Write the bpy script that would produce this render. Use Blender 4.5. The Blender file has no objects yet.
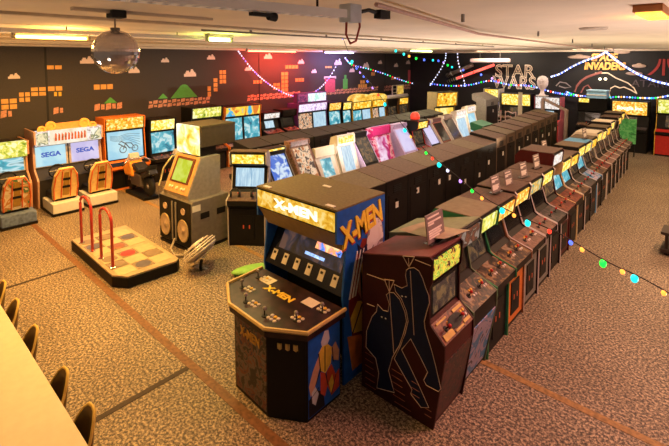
import bpy, bmesh, math, random
from mathutils import Matrix, Vector
random.seed(7)
S = bpy.context.scene
COL = S.collection
PI = math.pi

# ---------------------------------------------------------------- camera model (metres; photo frame 669 x 446)
H, F, PITCH, HZ, CX = 3.7, 438.0, math.radians(4), 60.0, 334.5
YAW = math.radians(42.1)
PY = HZ + F*math.tan(PITCH)
Rv = Vector((math.cos(YAW), math.sin(YAW), 0))
Fh = Vector((-math.sin(YAW), math.cos(YAW), 0))
Fv = Vector((Fh.x*math.cos(PITCH), Fh.y*math.cos(PITCH), -math.sin(PITCH)))
Uv = Vector((Fh.x*math.sin(PITCH), Fh.y*math.sin(PITCH), math.cos(PITCH)))
def ray(u, v):
    return Fv + Rv*((u-CX)/F) + Uv*((PY-v)/F)
def onx(u, v, X):
    r = ray(u, v); t = X/r.x; return (t*r.y, H+t*r.z)
def ony(u, v, Y):
    r = ray(u, v); t = Y/r.y; return (t*r.x, H+t*r.z)
def onz(u, v, Z=0.0):
    r = ray(u, v); t = (Z-H)/r.z; return (t*r.x, t*r.y)
def atd(u, v, d):
    r = ray(u, v); return Vector((0, 0, H)) + r*d

# ---------------------------------------------------------------- materials
MATS = {}
def mat(name, col, rough=.55, metal=0.0, var=.12, scale=14.0, emit=None, es=0.0, bump=0.0, spec=.4):
    if name in MATS: return MATS[name]
    m = bpy.data.materials.new(name); m.use_nodes = True
    nt = m.node_tree; b = nt.nodes['Principled BSDF']
    tc = nt.nodes.new('ShaderNodeTexCoord')
    n = nt.nodes.new('ShaderNodeTexNoise'); n.inputs['Scale'].default_value = scale; n.inputs['Detail'].default_value = 4
    nt.links.new(tc.outputs['Object'], n.inputs['Vector'])
    r = nt.nodes.new('ShaderNodeValToRGB')
    r.color_ramp.elements[0].position = .3; r.color_ramp.elements[1].position = .7
    r.color_ramp.elements[0].color = [c*(1-var) for c in col]+[1]
    r.color_ramp.elements[1].color = [min(1, c*(1+var)) for c in col]+[1]
    nt.links.new(n.outputs['Fac'], r.inputs['Fac'])
    nt.links.new(r.outputs['Color'], b.inputs['Base Color'])
    b.inputs['Roughness'].default_value = rough; b.inputs['Metallic'].default_value = metal
    b.inputs['Specular IOR Level'].default_value = spec
    if emit:
        b.inputs['Emission Color'].default_value = list(emit)+[1]; b.inputs['Emission Strength'].default_value = es
    if bump:
        bp = nt.nodes.new('ShaderNodeBump'); bp.inputs['Strength'].default_value = bump; bp.inputs['Distance'].default_value = .01
        nt.links.new(n.outputs['Fac'], bp.inputs['Height']); nt.links.new(bp.outputs['Normal'], b.inputs['Normal'])
    MATS[name] = m; return m
def lit(name, cols, strength=2.0, scale=9.0, stretch=(1, 1, 1), kind='noise', sharp=True):
    """a backlit print or a screen: a procedural pattern that gives off light"""
    if name in MATS: return MATS[name]
    m = bpy.data.materials.new(name); m.use_nodes = True
    nt = m.node_tree; b = nt.nodes['Principled BSDF']
    tc = nt.nodes.new('ShaderNodeTexCoord'); mp = nt.nodes.new('ShaderNodeMapping')
    mp.inputs['Scale'].default_value = stretch
    nt.links.new(tc.outputs['Object'], mp.inputs['Vector'])
    if kind == 'noise':
        n = nt.nodes.new('ShaderNodeTexNoise'); n.inputs['Scale'].default_value = scale; n.inputs['Detail'].default_value = 2.5
        n.inputs['Distortion'].default_value = .6; out = n.outputs['Fac']
    elif kind == 'voronoi':
        n = nt.nodes.new('ShaderNodeTexVoronoi'); n.inputs['Scale'].default_value = scale
        sp = nt.nodes.new('ShaderNodeSeparateColor'); nt.links.new(n.outputs['Color'], sp.inputs['Color']); out = sp.outputs[0]
    else:
        n = nt.nodes.new('ShaderNodeTexWave'); n.inputs['Scale'].default_value = scale; n.inputs['Distortion'].default_value = 3
        n.bands_direction = 'Z'; out = n.outputs['Fac']
    nt.links.new(mp.outputs['Vector'], n.inputs['Vector'])
    r = nt.nodes.new('ShaderNodeValToRGB'); k = len(cols)
    lo, hi = (.26, .62) if kind == 'noise' else (.05, .9)
    while len(r.color_ramp.elements) < k: r.color_ramp.elements.new(.5)
    for i, c in enumerate(cols):
        e = r.color_ramp.elements[i]; e.position = lo+(hi-lo)*i/max(1, k-1); e.color = list(c)+[1]
    if sharp and k > 2: r.color_ramp.interpolation = 'EASE'
    nt.links.new(out, r.inputs['Fac'])
    nt.links.new(r.outputs['Color'], b.inputs['Emission Color'])
    b.inputs['Emission Strength'].default_value = strength
    b.inputs['Base Color'].default_value = (.03, .03, .03, 1); b.inputs['Roughness'].default_value = .25
    MATS[name] = m; return m
def art(name, cols, scale=6.0, kind='voronoi', rough=.4, stretch=(1, 1, 1)):
    """printed artwork: a patchwork of flat colours"""
    if name in MATS: return MATS[name]
    m = bpy.data.materials.new(name); m.use_nodes = True
    nt = m.node_tree; b = nt.nodes['Principled BSDF']
    tc = nt.nodes.new('ShaderNodeTexCoord'); mp = nt.nodes.new('ShaderNodeMapping'); mp.inputs['Scale'].default_value = stretch
    nt.links.new(tc.outputs['Object'], mp.inputs['Vector'])
    w = nt.nodes.new('ShaderNodeTexNoise'); w.inputs['Scale'].default_value = scale; w.inputs['Detail'].default_value = 3; w.inputs['Distortion'].default_value = 1.2
    nt.links.new(mp.outputs['Vector'], w.inputs['Vector'])
    r = nt.nodes.new('ShaderNodeValToRGB'); r.color_ramp.interpolation = 'CONSTANT'; k = len(cols)
    while len(r.color_ramp.elements) < k: r.color_ramp.elements.new(.5)
    for i, c in enumerate(cols):
        e = r.color_ramp.elements[i]; e.position = 0 if i == 0 else .36+.28*(i-1)/max(1, k-2); e.color = list(c)+[1]
    nt.links.new(w.outputs['Fac'], r.inputs['Fac']); nt.links.new(r.outputs['Color'], b.inputs['Base Color'])
    b.inputs['Roughness'].default_value = rough
    MATS[name] = m; return m

BLACK = mat('black_laminate', (.008, .0075, .0075), .5, spec=.2)
DARK = mat('dark_brown_laminate', (.016, .012, .01), .55, spec=.2)
BROWN = mat('brown_top_board', (.115, .07, .048), .75, var=.25, scale=30)
TAN = mat('tan_top_board', (.135, .1, .058), .75, var=.25, scale=30)
WOOD = mat('wood_grain', (.24, .11, .045), .5, var=.35)
GREY = mat('grey_paint', (.23, .21, .19), .5)
SILVER = mat('silver_paint', (.34, .31, .27), .4, .3)
WHITE = mat('white_paint', (.68, .65, .6), .4, var=.05)
CREAM = mat('cream_plastic', (.72, .65, .5), .45, var=.05)
TRIMW = mat('pale_edge_trim', (.55, .5, .48), .35, var=.05)
TRIMG = mat('green_edge_trim', (.05, .28, .1), .35)
RED = mat('red_paint', (.5, .025, .02), .4)
DRED = mat('dark_red_laminate', (.07, .008, .008), .45, spec=.25)
BLUE = mat('blue_paint', (.02, .09, .4), .45)
SKYB = mat('sky_blue_laminate', (.12, .36, .62), .45)
GREEN = mat('green_laminate', (.02, .17, .08), .45)
ORANGE = mat('orange_paint', (.75, .2, .03), .45)
YELLOW = mat('yellow_paint', (.8, .5, .05), .45)
LILAC = mat('lilac_paint', (.5, .42, .72), .4)
CHROME = mat('chrome', (.75, .75, .75), .15, 1.0)
RUBBER = mat('black_rubber', (.01, .01, .01), .7)
STICK = mat('white_sticker', (.8, .78, .7), .6, var=.03)
PAPER = mat('printed_card', (.75, .7, .6), .7, var=.05)
NAVY = mat('navy_print', (.005, .012, .045), .5, spec=.2)
LINE = mat('pale_line_print', (.62, .48, .36), .5, var=.05)
GLASS = mat('dark_glass', (.008, .008, .01), .12, spec=.6)
INK = mat('black_ink', (.01, .01, .01), .6)

MQ = {
 'yellow': lit('marquee_yellow', [(.3, .08, .0), (.9, .42, .01), (1, .68, .06), (1, .9, .45)], 1.15, 14),
 'orange': lit('marquee_orange', [(.4, .04, .0), (.9, .22, .01), (1, .5, .03), (1, .8, .3)], 1.1, 14),
 'amber': lit('marquee_amber', [(.3, .07, .0), (.8, .3, .0), (1, .52, .03), (1, .78, .2)], 1.1, 8),
 'green': lit('marquee_green', [(.08, .2, .02), (.45, .5, .04), (.85, .8, .12), (1, .95, .5)], .95, 11),
 'bluegold': lit('marquee_blue_gold', [(.02, .25, .6), (.02, .3, .65), (.03, .42, .68), (.95, .55, .02), (1, .7, .08), (.7, .18, .02)], 1.05, 2.6),
 'white': lit('marquee_white', [(.35, .2, .15), (.75, .68, .65), (.95, .9, .85), (.6, .45, .35)], .95, 10),
 'pink': lit('marquee_pink', [(.45, .3, .6), (.75, .6, .9), (.95, .85, 1), (.5, .3, .6)], 1.05, 9),
 'teal': lit('marquee_teal', [(.01, .2, .2), (.03, .4, .4), (.8, .45, .04), (.85, .75, .4)], .8, 11),
 'limetext': lit('marquee_lime', [(.012, .006, .004), (.012, .006, .004), (.02, .008, .004), (.7, .25, .02), (.75, .75, .08), (.12, .3, .03), (.9, .6, .05)], 1.0, 15, sharp=False),
 'picture': lit('marquee_picture', [(.4, .33, .27), (.6, .5, .42), (.08, .03, .02), (.3, .07, .03)], .35, 9),
}
SC = {
 'blue': lit('screen_blue', [(.01, .06, .4), (.02, .12, .6), (.03, .16, .65), (.6, .75, .9)], .9, 5),
 'race': lit('screen_race', [(.02, .25, .35), (.04, .4, .5), (.5, .75, .8), (.02, .12, .12)], .95, 2.4, (1, 1, 3)),
 'sky': lit('screen_sky', [(.2, .48, .65), (.3, .6, .75), (.45, .72, .8)], 1.0, 1.6),
 'lilac': lit('screen_lilac', [(.42, .38, .68), (.55, .5, .78), (.65, .6, .85)], .95, 1.6),
 'pale': lit('screen_pale', [(.2, .4, .6), (.4, .6, .75), (.55, .75, .85)], .95, 9, (.4, 3, .4)),
 'lime': lit('screen_lime', [(.25, .35, .01), (.45, .55, .02), (.55, .65, .1)], 1.0, 4),
 'teal': lit('screen_teal', [(.01, .12, .2), (.03, .3, .4), (.1, .45, .55), (.55, .75, .75)], .95, 5),
 'dim': lit('screen_dim', [(.004, .004, .005), (.01, .01, .014), (.06, .045, .03), (.25, .14, .05)], .5, 9),
 'off': GLASS,
 'magenta': lit('screen_magenta', [(.25, .0, .07), (.55, .02, .2), (.75, .4, .6), (.9, .7, .85)], .9, 4),
 'warm': lit('screen_warm', [(.15, .02, .01), (.6, .2, .06), (.85, .6, .4), (.06, .03, .03)], .9, 9),
 'yellow': lit('screen_yellow', [(.5, .2, .01), (.9, .55, .06), (1, .75, .3)], 1.1, 6),
}
ART = {
 'space': art('art_space', [(.01, .015, .05), (.02, .04, .16), (.3, .07, .03), (.45, .32, .1), (.03, .12, .3)], 7),
 'hero': art('art_hero', [(.02, .08, .3), (.02, .1, .38), (.5, .38, .06), (.42, .05, .03), (.02, .02, .04)], 4),
 'rust': art('art_rust', [(.015, .006, .006), (.09, .012, .01), (.012, .006, .006), (.2, .07, .03)], 9),
 'panel': art('art_control_panel', [(.008, .007, .007), (.02, .009, .008), (.07, .03, .02), (.22, .13, .05), (.26, .2, .15)], 9),
 'grey': art('art_grey', [(.012, .012, .012), (.03, .027, .03), (.09, .065, .065), (.008, .008, .008)], 8),
 'sky': art('art_sky_blue', [(.03, .02, .05), (.4, .35, .5), (.03, .2, .45), (.04, .28, .55)], 4),
 'red': art('art_red', [(.02, .004, .004), (.1, .01, .008), (.2, .05, .02), (.3, .2, .12)], 8),
 'pink': art('art_pink', [(.3, .005, .06), (.5, .015, .16), (.7, .4, .55), (.2, .005, .06)], 4),
 'fawn': art('art_fawn', [(.03, .02, .018), (.16, .085, .06), (.24, .13, .1), (.12, .015, .012)], 8),
}

# ---------------------------------------------------------------- mesh builder
class MB:
    def __init__(s): s.v = []; s.f = []
    def add(s, vs, fs):
        o = len(s.v); s.v += [tuple(x) for x in vs]; s.f += [[o+i for i in f] for f in fs]; return s
    def box(s, x0, x1, y0, y1, z0, z1):
        return s.add([(x, y, z) for x in (x0, x1) for y in (y0, y1) for z in (z0, z1)],
                     [(0, 1, 3, 2), (4, 6, 7, 5), (0, 4, 5, 1), (2, 3, 7, 6), (0, 2, 6, 4), (1, 5, 7, 3)])
    def prism(s, poly, y0, y1):                      # poly in (x, z), extruded along y
        n = len(poly)
        return s.add([(x, y0, z) for x, z in poly]+[(x, y1, z) for x, z in poly],
                     [list(range(n)), list(range(2*n-1, n-1, -1))]+[(i, (i+1) % n, n+(i+1) % n, n+i) for i in range(n)])
    def slab(s, poly, z0, z1):                       # poly in (x, y), extruded along z
        n = len(poly)
        return s.add([(x, y, z0) for x, y in poly]+[(x, y, z1) for x, y in poly],
                     [list(range(n)), list(range(2*n-1, n-1, -1))]+[(i, (i+1) % n, n+(i+1) % n, n+i) for i in range(n)])
    def xslab(s, poly, x0, x1):                      # poly in (y, z), extruded along x
        n = len(poly)
        return s.add([(x0, y, z) for y, z in poly]+[(x1, y, z) for y, z in poly],
                     [list(range(n)), list(range(2*n-1, n-1, -1))]+[(i, (i+1) % n, n+(i+1) % n, n+i) for i in range(n)])
    def plate(s, p, q, y0, y1, t, off=0.0, m0=0.0, m1=0.0):   # plate on segment p->q of an xz outline, outward = left normal reversed
        d = Vector((q[0]-p[0], q[1]-p[1])); L = d.length; d /= L
        n = Vector((d.y, -d.x))
        a = Vector(p)+d*m0; b = Vector(q)-d*m1
        return s.prism([tuple(a+n*off), tuple(b+n*off), tuple(b+n*(off+t)), tuple(a+n*(off+t))], y0, y1)
    def tube(s, pts, r, k=6, closed=False):
        pts = [Vector(p) for p in pts]; n = len(pts); rings = []
        for i, p in enumerate(pts):
            a = pts[(i-1) % n] if (closed or i > 0) else p; b = pts[(i+1) % n] if (closed or i < n-1) else p
            d = (b-a)
            d = d.normalized() if d.length > 1e-9 else Vector((0, 0, 1))
            up = Vector((0, 0, 1)) if abs(d.z) < .95 else Vector((1, 0, 0))
            e = d.cross(up).normalized(); g = d.cross(e)
            rings.append([p+e*(r*math.cos(2*PI*j/k))+g*(r*math.sin(2*PI*j/k)) for j in range(k)])
        fs = []
        for i in range(n if closed else n-1):
            for j in range(k):
                fs.append((i*k+j, i*k+(j+1) % k, ((i+1) % n)*k+(j+1) % k, ((i+1) % n)*k+j))
        if not closed: fs += [list(range(k)), list(range((n-1)*k, n*k))]
        return s.add([v for rg in rings for v in rg], fs)
    def lathe(s, prof, k=16, c=(0, 0, 0), axis='z'):  # prof (r, h)
        vs = []
        for r, h in prof:
            for j in range(k):
                a = 2*PI*j/k; x, y, z = r*math.cos(a), r*math.sin(a), h
                if axis == 'x': x, y, z = z, x, y
                elif axis == 'y': x, y, z = y, z, x
                vs.append((c[0]+x, c[1]+y, c[2]+z))
        n = len(prof)
        fs = [(i*k+j, i*k+(j+1) % k, (i+1)*k+(j+1) % k, (i+1)*k+j) for i in range(n-1) for j in range(k)]
        fs += [list(range(k)), list(range((n-1)*k, n*k))]
        return s.add(vs, fs)
    def ball(s, c, r, k=12, m=8, sc=(1, 1, 1)):
        prof = [(max(.0005, r*math.sin(PI*i/m)), -r*math.cos(PI*i/m)) for i in range(m+1)]
        o = len(s.v); s.lathe(prof, k)
        s.v[o:] = [(c[0]+x*sc[0], c[1]+y*sc[1], c[2]+z*sc[2]) for x, y, z in s.v[o:]]; return s
    def xf(s, M, o=0):
        s.v[o:] = [tuple(M @ Vector(v)) for v in s.v[o:]]; return s
    def mesh(s, name, m, smooth=False, bevel=0.0):
        bm = bmesh.new(); vs = [bm.verts.new(v) for v in s.v]
        for f in s.f:
            try: bm.faces.new([vs[i] for i in f])
            except ValueError: pass
        bmesh.ops.recalc_face_normals(bm, faces=bm.faces)
        if bevel:
            bmesh.ops.bevel(bm, geom=[e for e in bm.edges if e.calc_face_angle(0) > .5], offset=bevel, segments=2, affect='EDGES', profile=.6)
        me = bpy.data.meshes.new(name); bm.to_mesh(me); bm.free()
        me.materials.append(m)
        if smooth:
            for p in me.polygons: p.use_smooth = True
        return me
    def build(s, name, m, parent=None, smooth=False, bevel=0.0, label=None):
        return link(name, s.mesh(name, m, smooth, bevel), parent, label)
def link(name, me, parent=None, label=None):
    o = bpy.data.objects.new(name, me); COL.objects.link(o)
    if parent is not None: o.parent = parent
    if label: o['label'] = label
    return o
def tag(o, label, cat, group=None, kind=None):
    o['label'] = label; o['category'] = cat
    if group: o['group'] = group
    if kind: o['kind'] = kind
    return o
def thing(name, label, cat, loc=(0, 0, 0), rot=0.0, group=None):
    o = bpy.data.objects.new(name, None); COL.objects.link(o); o.empty_display_size = .2
    o.location = loc; o.rotation_euler = (0, 0, rot)
    return tag(o, label, cat, group)
def struct(o):
    o['kind'] = 'structure'; return o
def text_mesh(body, size, m, extrude=.004, outline=0.0, shear=0.0, bold=0.0, spacing=1.0):
    cu = bpy.data.curves.new('lettering', 'FONT'); cu.body = body; cu.size = size; cu.align_x = 'CENTER'; cu.align_y = 'CENTER'
    cu.shear = shear; cu.space_character = spacing
    if outline:
        cu.fill_mode = 'NONE'; cu.bevel_depth = outline; cu.bevel_resolution = 1
    else:
        cu.extrude = extrude; cu.offset = bold
    cu.resolution_u = 4
    t = bpy.data.objects.new('lettering', cu); COL.objects.link(t)
    dg = bpy.context.evaluated_depsgraph_get(); dg.update()
    me = bpy.data.meshes.new_from_object(t.evaluated_get(dg))
    bpy.data.objects.remove(t); bpy.data.curves.remove(cu)
    me.materials.clear(); me.materials.append(m); return me
def place_text(name, body, size, m, M, parent=None, sx=1.0, **kw):
    me = text_mesh(body, size, m, **kw); me.transform(M @ Matrix.Diagonal((sx, 1, 1, 1)))
    return link(name, me, parent)
def basis(o, ex, ey):
    ex = Vector(ex).normalized(); ey = Vector(ey); ey = (ey-ex*ey.dot(ex)).normalized(); ez = ex.cross(ey)
    return Matrix(((ex.x, ey.x, ez.x, o[0]), (ex.y, ey.y, ez.y, o[1]), (ex.z, ey.z, ez.z, o[2]), (0, 0, 0, 1)))

# ---------------------------------------------------------------- the setting
def floor_mat():
    m = bpy.data.materials.new('speckled_carpet'); m.use_nodes = True; nt = m.node_tree; b = nt.nodes['Principled BSDF']
    tc = nt.nodes.new('ShaderNodeTexCoord')
    v = nt.nodes.new('ShaderNodeTexNoise'); v.inputs['Scale'].default_value = 34; v.inputs['Detail'].default_value = 3; v.inputs['Roughness'].default_value = .8
    n = nt.nodes.new('ShaderNodeTexNoise'); n.inputs['Scale'].default_value = .8; n.inputs['Detail'].default_value = 3
    for k in (v, n): nt.links.new(tc.outputs['Object'], k.inputs['Vector'])
    r = nt.nodes.new('ShaderNodeValToRGB'); e = r.color_ramp.elements
    e[0].position = .40; e[0].color = (.022, .017, .013, 1); e[1].position = .62; e[1].color = (.56, .44, .29, 1)
    q = e.new(.5); q.color = (.17, .125, .085, 1)
    nt.links.new(v.outputs['Fac'], r.inputs['Fac'])
    mx = nt.nodes.new('ShaderNodeMix'); mx.data_type = 'RGBA'; mx.blend_type = 'MULTIPLY'; mx.inputs[0].default_value = .45
    nt.links.new(r.outputs['Color'], mx.inputs[6])
    r2 = nt.nodes.new('ShaderNodeValToRGB'); r2.color_ramp.elements[0].position = .35; r2.color_ramp.elements[0].color = (.55, .5, .45, 1); r2.color_ramp.elements[1].position = .6
    nt.links.new(n.outputs['Fac'], r2.inputs['Fac']); nt.links.new(r2.outputs['Color'], mx.inputs[7])
    nt.links.new(mx.outputs[2], b.inputs['Base Color']); b.inputs['Roughness'].default_value = .6
    bp = nt.nodes.new('ShaderNodeBump'); bp.inputs['Strength'].default_value = .5; bp.inputs['Distance'].default_value = .01
    nt.links.new(v.outputs['Fac'], bp.inputs['Height']); nt.links.new(bp.outputs['Normal'], b.inputs['Normal'])
    return m
XW, YW, ZC = -13.9, 22.0, 4.15
floor = struct(MB().box(XW-.2, 6, -4, YW+.2, -.1, 0).build('floor', floor_mat()))
CEIL = mat('cream_ceiling', (.78, .68, .53), .8, var=.06, scale=1.5)
ceiling = struct(MB().box(XW-.2, 6, -4, YW+.2, ZC, ZC+.1).build('ceiling', CEIL))
WALLM = mat('charcoal_wall', (.05, .042, .038), .7, var=.25, scale=40)
wall_left = struct(MB().box(XW-.2, XW, -4, YW+.2, 0, ZC).build('wall_left', WALLM))
WALLB = mat('black_wall', (.012, .011, .012), .7, var=.2, scale=20)
wall_back = struct(MB().box(XW, 6, YW, YW+.2, 0, ZC).build('wall_back', WALLB))
SEAM = mat('brown_floor_strip', (.17, .075, .03), .6, var=.4, scale=20)
SEAM2 = mat('ochre_floor_strip', (.3, .17, .055), .6, var=.4, scale=20)
JOINT = mat('dark_floor_joint', (.035, .02, .014), .7, var=.3, scale=25)
k = 1
for (x0, x1, y0, y1, m) in ((-13.8, 5.9, 2.55, 2.65, SEAM), (-13.8, 5.9, 4.99, 5.08, SEAM2),
                            (-8.6, -8.54, -3, 2.55, JOINT), (-4.72, -4.65, -3, 2.55, JOINT), (-12.4, -12.34, -3, 2.55, JOINT)):
    struct(MB().box(x0, x1, y0, y1, 0, .004).build('trim_%d' % k, m)); k += 1
COVE = mat('cream_cove_board', (.62, .52, .4), .6, var=.06)
struct(MB().box(XW, XW+.12, -4, YW, 4.06, ZC).build('trim_%d' % k, COVE)); k += 1
struct(MB().box(XW+.12, 6, YW-.1, YW, 4.07, ZC).build('trim_%d' % k, COVE)); k += 1
for x, w, h in ((-12.2, .12, .05), (-10.6, .16, .06), (-9.2, .1, .05), (-5.0, .1, .03)):          # shallow ceiling battens
    struct(MB().box(x-w/2, x+w/2, -3.8, YW-.15, ZC-h, ZC).build('trim_%d' % k, COVE)); k += 1
for u in (46, 259, 385):
    y = onx(u, 70, XW)[0]
    struct(MB().box(XW, XW+.008, y-.025, y+.025, 0, 4.06).build('trim_%d' % k, INK)); k += 1
struct(MB().box(XW, XW+.02, -4, YW, 0, .1).build('baseboard_left', INK))
struct(MB().box(XW+.02, 6, YW-.02, YW, 0, .1).build('baseboard_back', INK))

# painted mural on the left wall: pixel style brickwork, clouds and hills
MBR = mat('mural_brick_paint', (.75, .38, .1), .6, var=.15)
MGR = mat('mural_ground_paint', (.62, .3, .2), .6, var=.3, scale=20)
MCL = mat('mural_cloud_paint', (.82, .66, .6), .6, var=.05)
MHL = mat('mural_hill_paint', (.1, .42, .08), .6)
MPK = mat('mural_pink_paint', (.6, .1, .14), .6)
def mural_bricks(u0, u1, v0, v1, m=MBR, b=.17, name='mural_bricks'):
    ya, za = onx((u0+u1)/2, v0, XW); _, zb = onx((u0+u1)/2, v1, XW); y0 = onx(u0, v0, XW)[0]; y1 = onx(u1, v0, XW)[0]
    nz = max(1, round((za-zb)/b)); ny = max(1, round((y1-y0)/b)); g = .02; mb = MB(); dz = (za-zb)/nz; dy = (y1-y0)/ny
    for i in range(ny):
        for j in range(nz):
            mb.box(XW, XW+.006, y0+i*dy+g, y0+(i+1)*dy-g/2, zb+j*dz+g, zb+(j+1)*dz-g/2)
    return mb.build(name, m, wall_left)
for a in ((0, 17, 98.5, 110), (18, 30, 92, 102.5), (30, 46, 87, 96.5), (47, 62.5, 86, 91.5), (46, 62, 65, 70), (93, 113, 84, 90),
          (207, 211, 86, 97), (213, 217.5, 78, 92), (219, 226, 70, 84), (281, 288, 72, 92), (285, 298, 65, 69), (295, 304, 78, 82),
          (253, 262, 80, 84), (273, 280, 83, 90), (391, 400, 77, 80), (325, 332, 66, 68.5), (371, 375, 72, 76), (358, 367, 84, 88), (360, 365, 80, 84)):
    mural_bricks(*a)
def mural_ground(u0, u1, v0, v1):
    ya, za = onx((u0+u1)/2, v0, XW); _, zb = onx((u0+u1)/2, v1, XW); y0 = onx(u0, v0, XW)[0]; y1 = onx(u1, v0, XW)[0]
    mb = MB(); b = .16; n = max(1, round((y1-y0)/b)); dy = (y1-y0)/n; nz = max(1, round((za-zb)/b)); dz = (za-zb)/nz
    for i in range(n):
        for j in range(nz):
            if (i+j) % 2 == 0: mb.xslab([(y0+i*dy, zb+j*dz), (y0+(i+.95)*dy, zb+(j+.15)*dz), (y0+(i+1)*dy, zb+(j+1)*dz), (y0+(i+.1)*dy, zb+(j+.9)*dz)], XW, XW+.006)
            else: mb.box(XW, XW+.005, y0+i*dy+.03, y0+(i+1)*dy-.03, zb+j*dz+.03, zb+(j+1)*dz-.03)
    mb.build('mural_ground', MGR, wall_left)
for a in ((0, 13, 110, 118), (53, 64, 107, 114), (94, 122, 103, 110), (148, 210, 98.5, 106), (247, 300, 93, 99), (325, 378, 88, 93), (384, 415, 84.5, 90), (420, 440, 82, 86)):
    mural_ground(*a)
def mural_cloud(u, v, w):
    y, z = onx(u, v, XW); s = (onx(u+w/2, v, XW)[0]-onx(u-w/2, v, XW)[0]); mb = MB(); h = s*.55
    q = s/8
    for (i0, i1, j) in ((-4, 4, 0), (-4, 4, 1), (-3, 3.5, 2), (-2.5, -.6, 3), (.2, 2.6, 3), (.6, 2, 4)):
        mb.box(XW, XW+.006, y+i0*q, y+i1*q, z-h/2+j*q*.9, z-h/2+(j+1)*q*.9)
    mb.build('mural_cloud', MCL, wall_left)
for a in ((14, 76, 12), (87, 60, 14), (134, 70, 11), (165, 60, 8), (190, 73, 12), (211, 57, 8), (248, 68.5, 6), (268, 56, 8), (301, 61.5, 6), (314, 71, 5), (338, 62, 7),
          (352, 70, 5), (366, 65, 6), (380, 62, 4), (396, 65, 4), (408, 62, 4)):
    mural_cloud(*a)
for (u, v, w, h) in ((184, 98.5, 27, 14), (163, 98.8, 10, 5), (110.5, 103.5, 13, 6)):
    y0, z0 = onx(u-w/2, v, XW); y1, _ = onx(u+w/2, v, XW); zt = onx(u, v-h, XW)[1]; ym = (y0+y1)/2; d = (y1-y0)
    MB().xslab([(y0, z0), (y1, z0), (ym+d*.12, zt-.03), (ym+d*.04, zt), (ym-d*.04, zt), (ym-d*.12, zt-.03)], XW, XW+.006).build('mural_hill', MHL, wall_left)
for (u0, u1, v0, v1, m) in ((325, 335, 78, 92, MPK), (324, 336, 76.5, 78.5, MCL), (343, 347.5, 79, 89, MHL), (344.3, 346.3, 75, 79, MHL), (54, 57, 92, 96, YELLOW), (58.5, 61.5, 92, 96, YELLOW), (408, 413, 70, 82, MPK)):
    y0, z0 = onx(u0, v0, XW); y1, z1 = onx(u1, v1, XW)
    MB().box(XW, XW+.007, y0, y1, z1, z0).build('mural_block', m, wall_left)

# ---------------------------------------------------------------- arcade cabinets
# local frame: front towards +x (x = 0 at the control panel lip), width along y, floor at z = 0
def outline(style, d, h):
    if style == 'classic':
        return [(-d, 0), (-.10, 0), (-.10, .76), (0, .86), (0, .95), (-.30, 1.04), (-.36, 1.08), (-.47, h-.33), (-.27, h-.25), (-.24, h-.03), (-.27, h), (-d+.10, h), (-d, h-.12)], dict(low=(1, 2), lip=(3, 4), panel=(4, 5), screen=(6, 7), marquee=(8, 9), top=(10, 11), back=(12, 0))
    if style == 'slope':       # top falls away to the back
        return [(-d, 0), (-.13, 0), (0, .78), (0, .95), (-.27, 1.09), (-.33, 1.12), (-.40, h-.33), (-.22, h-.25), (-.20, h-.02), (-.24, h), (-d, h-.24)], dict(low=(1, 2), lip=(2, 3), panel=(3, 4), screen=(5, 6), marquee=(7, 8), top=(9, 10), back=(10, 0))
    if style == 'flush':       # screen art nearly flush with the side panels, roof falling to the back
        return [(-d, 0), (-.11, 0), (0, .76), (0, .92), (-.16, 1.07), (-.17, 1.09), (-.175, h-.31), (-.15, h-.26), (-.14, h-.02), (-.17, h), (-d, h-.22)], dict(low=(1, 2), lip=(2, 3), panel=(3, 4), screen=(5, 6), marquee=(7, 8), top=(9, 10), back=(10, 0))
    if style == 'candy':       # rounded white cabinet with a leaning monitor
        return [(-d, 0), (-.18, 0), (-.15, .5), (-.02, .64), (0, .72), (-.05, .78), (-.28, .82), (-.34, .86), (-.56, h-.28), (-.52, h-.24), (-.53, h-.04), (-.58, h), (-d+.06, h-.06), (-d, h-.3)], dict(low=(1, 2), lip=(3, 4), panel=(5, 6), screen=(7, 8), marquee=(9, 10), top=(11, 12), back=(13, 0))
    if style == 'tilt':        # one long sloping face
        return [(-d, 0), (-.10, 0), (-.10, .7), (0, .78), (0, .88), (-.16, .95), (-.20, .98), (-.64, h-.14), (-.60, h-.08), (-.62, h), (-d, h), ], dict(low=(1, 2), lip=(3, 4), panel=(4, 5), screen=(6, 7), marquee=(8, 9), top=(9, 10), back=(10, 0))
    if style == 'backslope':   # seen from behind: long roof that slopes to the back
        return [(-d, 0), (-.10, 0), (-.10, .78), (0, .88), (0, .95), (-.28, 1.02), (-.33, 1.05), (-.42, h-.30), (-.2, h-.22), (-.17, h-.02), (-.2, h), (-d, h-.1)], dict(low=(1, 2), lip=(3, 4), panel=(4, 5), screen=(6, 7), marquee=(8, 9), top=(10, 11), back=(11, 0))
    if style == 'big':         # short header over a very large screen
        return [(-d, 0), (-.1, 0), (-.1, .58), (0, .64), (0, .72), (-.2, .78), (-.28, .81), (-.34, h-.38), (-.30, h-.36), (-.26, h-.02), (-.3, h), (-d, h)], dict(low=(1, 2), lip=(3, 4), panel=(4, 5), screen=(6, 7), marquee=(8, 9), top=(10, 11), back=(11, 0))
    if style == 'tall':        # deluxe upright with a big header
        return [(-d, 0), (-.1, 0), (-.1, .8), (0, .86), (0, .95), (-.28, 1.02), (-.36, 1.05), (-.44, h-.62), (-.30, h-.56), (-.26, h-.02), (-.3, h), (-d, h)], dict(low=(1, 2), lip=(3, 4), panel=(4, 5), screen=(6, 7), marquee=(8, 9), top=(10, 11), back=(11, 0))
def seg(P, ij): return P[ij[0]], P[ij[1]]
JOY = {}
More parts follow.
